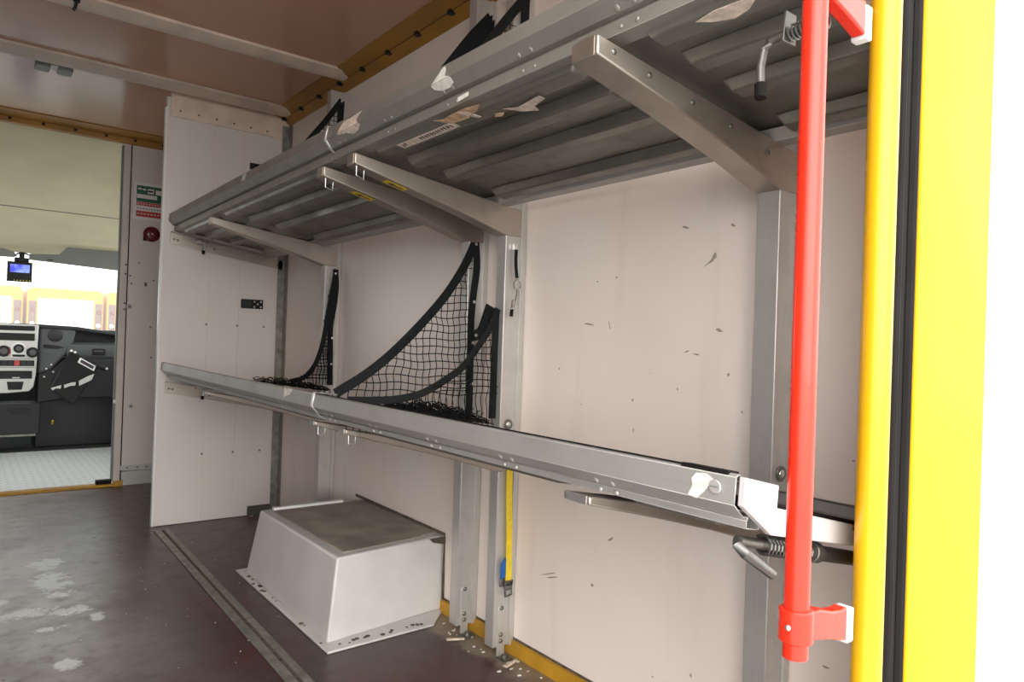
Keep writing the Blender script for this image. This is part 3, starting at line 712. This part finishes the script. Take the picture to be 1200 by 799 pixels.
MB().box(1.30, 1.35, 1.70, 1.765, .70, .712).build('torn_wrapper', 'tape', n2).modifiers.clear()
# nets over the upper shelf
def upper_net(y, label, xt, zt, w, xl, zl):
    n = thing('cargo_net', label, 'cargo net', (1.38, y, 1.6))
    MB().band(smooth_path([(xt, y, zt), (1.33, y, 2.03), (1.25, y, 1.92), (1.14, y, 1.77), (1.05, y, 1.64)]), (0, 1, 0), w, .003).build('edge_strap', 'webbing', n)
    MB().band(smooth_path([(xt, y+.003, zt), (xt-.005, y+.003, zt-.2), (xt-.012, y+.003, 1.56)]), (0, 1, 0), .032, .003).build('side_strap', 'webbing', n)
    net_plane(y+.004, [(xt, zt-.01), (1.25, 1.91), (1.14, 1.76), (1.06, 1.64)], xt-.012, 1.58, .024, .006).build('net_mesh', 'cord', n)
    eyelet((xt, y-.003, zt-.006), n)
    return n
upper_net(3.19, 'black net above the upper shelf on the farthest upright', 1.405, 2.143, .026, 1.30, 1.99)
nn = upper_net(1.975, 'bulky black net at the top, above the seam of the upper shelf', 1.405, 2.12, .040, 1.31, 2.0)
MB().prism([(1.405, 2.13), (1.33, 2.035), (1.25, 1.925), (1.10, 1.72), (1.28, 1.72), (1.40, 1.75), (1.412, 1.95)], 1.966, 1.974).build('folded_netting', 'webbing', nn, .002)
upper_net(1.775, 'partly hidden black net above the upper shelf on the strap upright', 1.40, 2.12, .030, 1.345, 2.02)

# ------------------------------------------------------------------ strap, tether
ls = thing('lashing_strap', 'yellow lashing strap with metal buckle hanging on an upright', 'strap', (1.395, 1.775, .22))
MB().band(smooth_path([(1.399, 1.779, .715), (1.397, 1.777, .55), (1.402, 1.776, .40), (1.404, 1.774, .243)]), (0, 1, 0), .023, .003).build('webbing', 'ribbon', ls)
MB().prism([(1.372, .30), (1.389, .318), (1.389, .257), (1.370, .250)], 1.770, 1.776).build('blue_tab', 'blue', ls, .001)
bk = MB().tube([(1.388, 1.772, .24), (1.418, 1.772, .24), (1.416, 1.772, .195), (1.392, 1.772, .192), (1.388, 1.772, .24)], .0035, 8).build('buckle', 'steel', ls, smooth=True)
MB().box(1.392, 1.414, 1.768, 1.776, .212, .228).build('cam', 'steel', bk, .002)
MB().box(1.374, 1.42, 1.776, 1.781, .225, .25).build('anchor_bar', 'steel', ls, .001)
te = thing('tether', 'short black tether with chrome snap hook hanging from an upright', 'tether', (1.395, 1.775, 1.11))
MB().box(1.380, 1.396, 1.772, 1.784, 1.300, 1.322).build('bracket', 'bright', te, .002)
MB().band(smooth_path([(1.388, 1.770, 1.302), (1.388, 1.770, 1.26), (1.394, 1.770, 1.212)]), (0, 1, 0), .010, .004).build('strap', 'webbing', te)
MB().tube([(1.391+.0135*math.cos(2*PI*k/14)+.004, 1.768, 1.190+.017*math.sin(2*PI*k/14)) for k in range(15)], .0025, 8).build('ring', 'chrome', te, smooth=True)
MB().tube(smooth_path([(1.396, 1.767, 1.175), (1.393, 1.767, 1.155), (1.386, 1.767, 1.13), (1.380, 1.767, 1.115), (1.376, 1.767, 1.12), (1.378, 1.767, 1.14)]), .0038, 8).tube([(1.372, 1.767, 1.112), (1.392, 1.767, 1.12)], .003, 8).build('snap_hook', 'chrome', te, smooth=True)
MB().band([(1.378, 1.770, 1.112), (1.376, 1.770, 1.088)], (0, 1, 0), .010, .005).build('tag', 'rubber', te)

# ------------------------------------------------------------------ wheel arch box
wb = thing('wheel_arch_box', 'white tapered wheel arch box on the floor against the wall', 'wheel arch', (1.2, 2.6, 0))
P = [(.962, 2.152, .008), (W-.001, 2.205, .008), (W-.001, 2.99, .008), (.962, 2.985, .008), (.993, 2.165, .278), (W-.001, 2.213, .278), (W-.001, 2.93, .278), (.993, 2.925, .278)]
MB().hexa(P).build('body', 'grp', wb, .008, seg=3)
fl = MB().prism([(.938, 2.092), (1.335, 2.100), (1.40, 2.165), (W-.001, 2.20), (W-.001, 3.04), (.940, 3.045)], .001, .009, 'z').build('flange', 'grp', wb, .002)
MB().prism([(1.030, 2.20), (1.36, 2.235), (1.36, 2.25), (W-.002, 2.255), (W-.002, 2.875), (1.030, 2.875)], .278, .283, 'z').build('top_mat', 'grpmat', wb, .002)
MB().box(1.035, 1.34, 2.878, 2.905, .279, .292).build('rim_strip', 'foam', wb, .002)
MB().prism([(1.37, .276), (W-.002, .276), (W-.002, .25), (1.385, .262)], 2.197, 2.206).build('broken_corner', 'brown', wb)
dm = MB()
for k in range(26):
    x, y = random.choice(((.952+wob(.008), random.uniform(2.15, 2.95)), (random.uniform(.98, 1.3), 2.125+wob(.01))))
    dm.cyl((x, y, .009), (0, 0, 1), random.uniform(.003, .009), .002, 6)
dirt = dm.build('dirt_crust', 'brown', wb); dirt['kind'] = 'stuff'
# sealing line round the box on the wall
tag(MB().band([(W-.003, 2.20, .02), (W-.003, 2.203, .285), (W-.003, 2.95, .290)], (1, 0, 0), .012, .004).build('sealant_bead', 'brown'), 'brown sealant bead on the wall around the white box', 'sealant')

# ------------------------------------------------------------------ floor track, debris
ft = thing('floor_track', 'grey aluminium track set in the brown floor, full of dirt', 'floor track', (.81, 2.5, 0))
def trk(x0, x1, z1, y0=.6, y1=3.875, sk=.012):   # the track runs very slightly skewed
    f = lambda x, y: x+(y-2.2)*sk
    return [(f(x0, y0), y0, 0), (f(x1, y0), y0, 0), (f(x1, y1), y1, 0), (f(x0, y1), y1, 0), (f(x0, y0), y0, z1), (f(x1, y0), y0, z1), (f(x1, y1), y1, z1), (f(x0, y1), y1, z1)]
MB().hexa(trk(.768, .798, .006)).hexa(trk(.812, .836, .006)).build('rail', 'track', ft, .002)
MB().hexa(trk(.798, .812, .0015)).build('dirty_groove', 'brown', ft)
dl = MB()
for k in range(90):
    y = random.uniform(.9, 3.8); x = W-.03-abs(random.gauss(0, .05))
    s_ = random.uniform(.002, .006)
    dl.hexa([(x, y, .001), (x+s_*2, y+wob(.003), .001), (x+s_*2, y+s_, .001), (x, y+s_, .001), (x, y, .004), (x+s_*2, y, .004), (x+s_*2, y+s_, .004), (x, y+s_, .004)])
for k in range(60):
    x, y = random.uniform(.2, 1.35), random.uniform(1.6, 3.6)
    if y > 2.0 and .93 < x: continue
    s_ = random.uniform(.001, .003); dl.cyl((x, y, .001), (0, 0, 1), s_, .002, 5)
tag(dl.build('floor_debris', 'tape'), 'small pale crumbs and chips scattered on the brown floor', 'debris', None, 'stuff')
for (x, y, a, lb) in ((1.375, 1.71, .3, 'wooden splinter on the floor below the strap upright'), (1.33, 1.955, -.5, 'pale chip of wood on the floor near the wide net upright')):
    d = Vector((math.cos(a), math.sin(a), 0)); p = Vector((x, y, .005)); q = Vector((-d.y, d.x, 0))
    tag(MB().hexa([p-d*.03-q*.006, p+d*.03-q*.004, p+d*.03+q*.004, p-d*.03+q*.006]+[v+Vector((0, 0, .006)) for v in (p-d*.03-q*.006, p+d*.03-q*.004, p+d*.03+q*.004, p-d*.03+q*.006)]).build('wood_splinter', 'paper', bevel=.001), lb, 'splinter')

# ------------------------------------------------------------------ red grab pole
gp = thing('grab_pole', 'bright red vertical grab pole clamped to the yellow rear frame', 'grab pole', (.85, YR, .61))
MB().tube([(.851, YR, .612), (.851, YR, 2.1)], .0158, 28).build('pole', 'red', gp, .001, smooth=True)
for z in (.655, 1.487, 2.05):
    cl = MB().tube([(.851, YR, z-.022), (.851, YR, z-.020), (.851, YR, z+.018), (.851, YR, z+.020)], .02, 28, rs=[.0195, .0215, .0215, .0195]).build('clamp', 'red', gp, smooth=True)
    a = MB().prism([(.866, z+.012), (.897, z+.011), (.925, z+.003), (.950, z-.001), (.966, z+.001), (.966, z-.046), (.93, z-.036), (.866, z-.022)], YR-.010, YR+.010)
    a.build('bracket_arm', 'red', cl, .003)
    MB().box(.9665, .984, YR-.010, YR+.012, z-.050, z-.003).build('end_block', 'foam', cl, .002)
    MB().dome((.829, YR-.002, z), (-1, 0, 0), .004, .004).build('screw', 'bright', cl)

# ------------------------------------------------------------------ ceiling fittings
cf = thing('ceiling_fitting', 'grey double fitting screwed to the ceiling beyond the beams', 'fitting', (.31, 3.99, ZC-.03))
for x in (.262, .352): MB().box(x-.03, x+.03, 3.94, 4.035, ZC-.03, ZC-.001).build('housing', 'fixture', cf, .006)
MB().box(.285, .33, 3.95, 4.02, ZC-.016, ZC-.001).build('link', 'silver', cf, .002)
ck = thing('ceiling_hook', 'small black hook hanging from the nearer ceiling beam', 'hook', (.31, 3.10, ZC-.05))
MB().cyl((.30, 3.08, ZC-.018), (0, 0, -1), .012, .016).build('base', 'black', ck, .002)
MB().tube([(.30, 3.08, ZC-.03), (.298, 3.09, ZC-.05), (.292, 3.095, ZC-.062)], .006, 10).build('hook', 'black', ck, smooth=True)

# ------------------------------------------------------------------ sign and red push button on the front wall
sg = thing('safety_sign', 'green and red safety notice on the front wall beside the partition', 'sign', (.96, YF-.003, 1.84))
MB().box(.855, 1.045, YF-.003, YF-.0005, 1.735, 1.975).build('board', 'foam', sg)
MB().box(.870, 1.04, YF-.0045, YF-.003, 1.85, 1.955).build('green_field', 'green', sg)
MB().box(.870, 1.04, YF-.0045, YF-.003, 1.825, 1.848).build('red_band', 'signred', sg)
MB().box(.870, 1.04, YF-.0045, YF-.003, 1.752, 1.79).build('red_band', 'signred', sg)
gb = MB()
for (a, b, c, d) in ((.878, .898, 1.928, 1.938), (.905, .925, 1.926, 1.936), (.935, .972, 1.907, 1.938), (.982, 1.02, 1.905, 1.936), (.872, .992, 1.872, 1.898)): gb.box(a, b, YF-.0052, YF-.0045, c, d)
gb.build('white_panel', 'foam', sg)
MB().prism([(.934, 1.9225), (.945, 1.912), (.945, 1.917), (.967, 1.917), (.967, 1.928), (.945, 1.928), (.945, 1.933)], YF-.0058, YF-.0052).build('pictogram', 'ink', sg)
gi = MB()
for k in range(9): gi.box(.875+k*.017, .884+k*.017, YF-.004, YF-.003, 1.802, 1.808)
gi.build('text_row', 'ink', sg)
gw = MB()
for k in range(9): gw.box(.876+k*.017, .886+k*.017, YF-.0052, YF-.0045, 1.833, 1.840)
for k in range(7): gw.box(.876+k*.02, .888+k*.02, YF-.0052, YF-.0045, 1.768, 1.775)
gw.build('small_print', 'tape', sg)
rb = thing('push_button', 'round dark red button below the green and red notice', 'button', (.966, YF, 1.643))
MB().cyl((.966, YF, 1.643), (0, -1, 0), .050, .018, 28).build('base', 'dkred', rb, .003)
MB().dome((.966, YF-.018, 1.643), (0, -1, 0), .043, .012, 28).build('lens', 'dkred', rb, smooth=True)
MB().dome((.966, YF-.030, 1.643), (0, -1, 0), .006, .003).build('screw', 'bright', rb)
MB().box(.918, .945, YF-.008, YF, 1.597, 1.63).build('backing', 'black', rb)

# ------------------------------------------------------------------ cab
struct(MB().box(-.62, 1.40, YF+.05, 6.88, -.03, -.001).build('floor_cab', 'checker'))
struct(MB().box(-.62, 1.40, 6.88, 8.0, -.03, .004).build('floor_carpet', 'carpet'))
hl = MB().sheet([(YF+.02, 2.26), (5.7, 2.06), (6.195, 1.872), (6.215, 1.860), (6.50, 1.765), (6.72, 1.700), (6.90, 1.635), (6.95, 1.605)], -.62, 1.42, .01, 'x')
hlo = struct(hl.build('ceiling_cab', 'head'))
MB().tube([(-.6, 6.20, 1.868), (1.40, 6.20, 1.868)], .003, 8).build('crease', 'visor', hlo)
for s_, nm in ((1.36, 'wall_cab_right'), (-.62, 'wall_cab_left')):
    struct(MB().box(s_, s_+.04, YF+.05, 8.0, 0, .9).box(s_, s_+.04, YF+.05, 5.5, .9, 2.25).box(s_, s_+.04, 5.5, 7.1, 1.66, 2.25).box(s_, s_+.04, 7.05, 7.12, .9, 1.66).build(nm, 'dash_lt'))
struct(MB().box(-.62, 1.40, 8.0, 8.04, 0, .95).build('wall_firewall', 'dash'))
struct(MB().add([(-.62, 7.75, .93), (1.40, 7.75, .93), (1.40, 6.95, 1.60), (-.62, 6.95, 1.60), (-.62, 7.757, .936), (1.40, 7.757, .936), (1.40, 6.957, 1.606), (-.62, 6.957, 1.606)],
     [[0, 1, 2, 3], [7, 6, 5, 4], [0, 4, 5, 1], [1, 5, 6, 2], [2, 6, 7, 3], [3, 7, 4, 0]]).build('window_1', 'glass'))
# sun visors
vs = MB().prism([(.40, 1.585), (.60, 1.600), (.655, 1.664), (1.02, 1.668), (1.30, 1.66), (1.30, 1.49), (1.016, 1.508), (.40, 1.538)], 6.735, 6.755).build('sun_visor', 'visor', bevel=.006)
tag(vs, 'grey sun visor on the right under the cab headliner', 'sun visor')
MB().tube([(.40, 6.745, 1.575), (.36, 6.76, 1.59)], .006, 8).build('pivot', 'black', vs)
MB().box(.52, .56, 6.732, 6.736, 1.545, 1.553).build('clip', 'black', vs)
vs = MB().prism([(-.40, 1.60), (.24, 1.610), (.30, 1.592), (.328, 1.560), (.30, 1.548), (-.40, 1.53)], 6.735, 6.755).build('sun_visor', 'visor', bevel=.006)
tag(vs, 'grey sun visor at the left edge above the small monitor', 'sun visor')
MB().tube([(.32, 6.745, 1.575), (.35, 6.76, 1.59)], .006, 8).build('pivot', 'black', vs)
# monitor
mo = thing('camera_monitor', 'small black monitor with blue screen hanging in the windscreen', 'monitor', (.346, 6.80, 1.44))
MB().box(.264, .428, 6.79, 6.825, 1.363, 1.520).build('housing', 'black', mo, .005)
MB().box(.31, .405, 6.80, 6.83, 1.520, 1.555).box(.34, .375, 6.80, 6.82, 1.55, 1.60).build('mount', 'black', mo, .004)
MB().box(.283, .410, 6.785, 6.790, 1.435, 1.498).build('screen', 'screen', mo, .001)
bm_ = MB()
for k in range(6): bm_.cyl((.312+k*.02, 6.790, 1.374), (0, -1, 0), .004, .003, 8)
bm_.build('button_row', 'ribbon', mo)
# dashboard: position on the plane y=7 facing us
da = thing('dashboard', 'dark grey cab dashboard behind the doorway', 'dashboard', (.6, 7.2, .3))
top = MB().prism([(-.57, 1.035), (.50, 1.034), (.77, 1.024), (1.06, .984), (1.35, .93), (1.35, .905), (1.06, .955), (.77, .99), (.50, 1.0), (-.57, 1.0)], 6.99, 7.74)
top.build('top_cover', 'dash', da, .01)
MB().prism([(.505, 1.005), (.765, .995), (.75, .90), (.70, .79), (.60, .66), (.505, .62)], 6.99, 7.3).build('side_tower', 'dash_lt', da, .02, seg=3)
MB().dome((.615, 6.99, .945), (0, -1, 0), .055, .02, 20).build('speaker_cover', 'dash', da, smooth=True)
MB().prism([(.53, .862), (.55, .868), (.64, .858), (.685, .843), (.64, .832), (.54, .835)], 6.985, 6.992).build('slot', 'black', da, .002)
MB().box(.76, 1.35, 7.12, 7.14, .82, 1.0).build('recess_back', 'black', da)
MB().prism([(7.12, .90), (7.02, .885), (6.985, .868), (6.98, .79), (6.99, .765), (7.2, .765), (7.2, .90)], .70, 1.35, 'x').build('ledge', 'dash_lt', da, .006)
h_ = MB().box(.885, .985, 6.970, 6.985, .785, .84).build('glove_handle', 'black', da, .006)
MB().box(.90, .965, 6.966, 6.970, .815, .825).build('grip', 'dash_lt', h_)
MB().prism([(.70, .76), (1.35, .74), (1.35, .42), (.74, .42)], 6.97, 7.3).build('glove_box_door', 'dash', da, .01)
MB().box(.50, 1.35, 7.05, 7.4, .005, .62).build('lower_panel', 'dash', da, .01)
MB().prism([(.505, .62), (.60, .66), (.70, .76), (.74, .42), (.505, .38)], 7.0, 7.2).build('knee_panel', 'dash', da, .01)
MB().box(-.57, .09, 6.97, 7.4, .3, 1.0).build('driver_side', 'dash', da, .01)
MB().tube([(.62, 7.04, .20), (.62, 7.0, .23)], .008, 8).build('stub', 'ribbon', da)
# centre console
co = thing('centre_console', 'silver centre console with dials and red hazard button', 'console', (.35, 6.98, .5))
MB().prism([(.10, 1.03), (.497, 1.026), (.492, .73), (.488, .62), (.475, .52), (.445, .482), (.30, .468), (.10, .468)], 6.955, 7.2).build('fascia', 'silver', co, .006)
def cb(nm, x0, x1, z0, z1, mat, d=.004, par=None, bv=.002): return MB().box(x0, x1, 6.955-d, 6.957, z0, z1).build(nm, mat, par or co, bv)
cb('display_slot', .12, .470, .976, 1.015, 'black')
cb('storage_slot', .12, .472, .895, .955, 'black')
for (x, z, r) in ((.268, .808, .046), (.460, .800, .043)):
    k_ = MB().cyl((x, 6.955, z), (0, -1, 0), r, .012, 24).build('dial', 'black', co, .002)
    MB().cyl((x, 6.943, z), (0, -1, 0), r*.55, .014, 20).build('knob', 'dash_lt', k_, .002)
    if x < .3: MB().tube([(x+r*.9*math.cos(a), 6.942, z+r*.9*math.sin(a)) for a in [i*.15-.8 for i in range(10)]], .003, 6).build('red_mark', 'signred', k_)
arch = [(.313, .76)] + [(.3655+.052*math.cos(PI-PI*k/10), .83+.05*math.sin(PI-PI*k/10)) for k in range(11)] + [(.418, .76)]
MB().prism(arch, 6.948, 6.956).build('arch_surround', 'foam', co, .002)
k_ = MB().cyl((.3655, 6.948, .830), (0, -1, 0), .036, .012, 24).build('dial', 'black', co, .002)
MB().cyl((.3655, 6.936, .830), (0, -1, 0), .02, .012, 20).build('knob', 'dash_lt', k_, .002)
cb('slider', .325, .41, .765, .782, 'black', .012)
bs = cb('button_strip', .10, .475, .688, .735, 'black')
for k in range(8):
    if k == 5: continue
    x = .13+k*.042
    MB().box(x, x+.036, 6.947, 6.951, .694, .729).build('button', 'dash', bs, .001)
MB().box(.340, .376, 6.945, 6.951, .690, .733).build('hazard_button', 'signred', bs, .002)
MB().box(.08, .496, 6.950, 6.956, .675, .679).box(.08, .496, 6.950, 6.956, .745, .749).build('seam', 'fixture', co)
tr = cb('tray_opening', .12, .462, .585, .650, 'black')
MB().box(.33, .38, 6.947, 6.951, .590, .598).build('paper_scrap', 'tape', tr)
MB().prism([(.295, .562), (.408, .562), (.396, .496), (.306, .496)], 6.949, 6.957).build('ash_pocket', 'black', co, .002)
dr = thing('storage_drawer', 'dark grey storage drawer below the silver console', 'drawer', (.35, 6.95, .14))
MB().box(.0, .525, 6.93, 7.2, .135, .385).build('body', 'dash', dr, .008)
MB().box(.0, .46, 6.925, 6.935, .383, .392).build('lip', 'dash_lt', dr)
MB().prism([(.30, .345), (.46, .345), (.44, .315), (.39, .300), (.34, .302), (.31, .32)], 6.922, 6.931).build('handle_recess', 'black', dr, .002)
MB().box(.20, .50, 6.94, 7.1, .118, .135).build('foot_strip', 'track', dr)
# black document clipboard / scanner holder leaning on the console
hd = thing('document_holder', 'tilted black document holder with silver tape in front of the dashboard', 'holder', (.75, 6.88, .4))
A_, B_, C_, D_ = Vector((.722, 6.90, .815)), Vector((.925, 6.87, .690)), Vector((.745, 6.80, .375)), Vector((.575, 6.83, .510))
th_ = Vector((0, .03, .01))
MB().hexa([A_+th_, B_+th_, C_+th_, D_+th_, A_, B_, C_, D_]).build('board', 'matte', hd, .006)
def on(u, v, e=.002):   # u along A->B, v along A->D
    p = A_+(B_-A_)*u+(D_-A_)*v; return p+Vector((0, -e, -e*.3))
for Q in (((.02, .97), (.25, .80), (.29, .88), (.16, .92), (.10, 1.0)), ((.32, .77), (.48, .64), (.60, .58), (.63, .66), (.50, .72), (.38, .83)), ((.66, .52), (.84, .32), (.98, .20), (1.0, .36), (.88, .48), (.74, .62))):
    MB().poly([on(*q) for q in Q], (0, -1, -.3), .001).build('tape_strip', 'silver', hd)
lb_ = MB().poly([on(.34, .02), on(.92, .02), on(.92, .15), on(.34, .15)], (0, -1, -.3), .001).build('label', 'foam', hd)
MB().poly([on(.40, .045, .004), on(.86, .045, .004), on(.86, .12, .004), on(.40, .12, .004)], (0, -1, -.3), .001).build('label_window', 'ink', lb_)
MB().tube([B_+Vector((-.02, 0, .01)), B_+Vector((.06, -.01, -.02))], .020, 12).build('lever', 'black', hd, smooth=True)
MB().dome(B_+Vector((.055, -.03, -.015)), (0, -1, 0), .010, .004).build('lever_screw', 'bright', hd)
for (u, v) in ((.0, -.02), (.12, -.03)): MB().dome(on(u, v), (0, -1, .2), .011, .005).build('clip_end', 'bright', hd)
for (x, z) in ((.595, .70), (.562, .665), (.548, .60), (.61, .64)): MB().dome((x, 6.985, z), (0, -1, 0), .008, .004).build('key_ring', 'bright', hd)

# ------------------------------------------------------------------ outside
struct(MB().box(-60, 60, -40, 80, -.75, -.70).build('ground', 'asphalt'))
def van(xc, y, label):
    t = thing('delivery_van', label, 'van', (xc, y, -.70), 'yellow vans parked ahead')
    MB().prism([(xc-1.1, -.35), (xc+1.1, -.35), (xc+1.1, 2.2), (xc+1.0, 2.35), (xc-1.0, 2.35), (xc-1.1, 2.2)], y, y+5).build('body', 'vanyel', t, .05)
    MB().prism([(xc-.80, .95), (xc+.80, .95), (xc+.80, 2.0), (xc-.80, 2.0)], y-.02, y).build('rear_panel', 'vanwin', t, .01)
    MB().box(xc-1.05, xc+1.05, y-.15, y, -.45, -.2).build('bumper', 'fixture', t, .03)
    for s_ in (-1, 1):
        l = MB().box(xc+s_*.95-.10, xc+s_*.95+.10, y-.05, y, .95, 1.9).build('tail_light', 'taillight', t, .02)
        MB().cyl((xc+s_*.95, y-.05, 1.15), (0, -1, 0), .07, .02).build('lens', 'vanwin', l)
        MB().cyl((xc+s_*.95, y-.05, 1.60), (0, -1, 0), .07, .02).build('lens', 'dkred', l)
        MB().cyl((xc+s_*.85-.12, y+.6, -.35), (1, 0, 0), .35, .24, 20).cyl((xc+s_*.85-.12, y+3.9, -.35), (1, 0, 0), .35, .24, 20).build('wheels', 'rubber', t, .02)
van(2.75, 28, 'yellow delivery van parked ahead, middle one through the windscreen')
van(.45, 28, 'yellow delivery van parked ahead, behind the monitor')
van(5.05, 28, 'yellow delivery van parked ahead, next to the door jamb')

# ------------------------------------------------------------------ light, camera
w = bpy.data.worlds.new('overcast'); bpy.context.scene.world = w; w.use_nodes = True
nt = w.node_tree; bg = nt.nodes['Background']
tc = nt.nodes.new('ShaderNodeTexCoord'); sp = nt.nodes.new('ShaderNodeSeparateXYZ'); nt.links.new(tc.outputs['Generated'], sp.inputs[0])
mr = nt.nodes.new('ShaderNodeMapRange'); mr.inputs[1].default_value = -.1; mr.inputs[2].default_value = .8; nt.links.new(sp.outputs[2], mr.inputs[0])
cr = nt.nodes.new('ShaderNodeMix'); cr.data_type = 'RGBA'; cr.inputs[6].default_value = (1, .985, .95, 1); cr.inputs[7].default_value = (.93, .97, 1, 1)
nt.links.new(mr.outputs[0], cr.inputs[0]); nt.links.new(cr.outputs[2], bg.inputs['Color']); bg.inputs['Strength'].default_value = 2.4
sun = bpy.data.lights.new('sun', 'SUN'); sun.energy = 2.6; sun.angle = 1.2; sun.color = (1, .97, .9)
so = bpy.data.objects.new('sun', sun); C.objects.link(so)
so.rotation_euler = Vector((.5, .84, -.16)).to_track_quat('-Z', 'Y').to_euler()

cam = bpy.data.cameras.new('camera'); co_ = bpy.data.objects.new('camera', cam); C.objects.link(co_)
cam.sensor_width = 36; cam.lens = 825/1200*36; cam.clip_start = .02; cam.clip_end = 300
a, b, c = math.radians(38.0), math.radians(.25), math.radians(1.92)
fwd = Vector((math.sin(a)*math.cos(b), math.cos(a)*math.cos(b), math.sin(b)))
r0 = Vector((math.cos(a), -math.sin(a), 0)); u0 = r0.cross(fwd)
r = r0*math.cos(c)+u0*math.sin(c); u = -r0*math.sin(c)+u0*math.cos(c)
co_.matrix_world = Matrix(((r.x, u.x, -fwd.x, 0), (r.y, u.y, -fwd.y, 0), (r.z, u.z, -fwd.z, 1.0), (0, 0, 0, 1)))
sc = bpy.context.scene; sc.camera = co_
vs_ = sc.view_settings; vs_.view_transform = 'Standard'; vs_.look = 'None'; vs_.gamma = 1; vs_.exposure = .6; vs_.use_curve_mapping = False
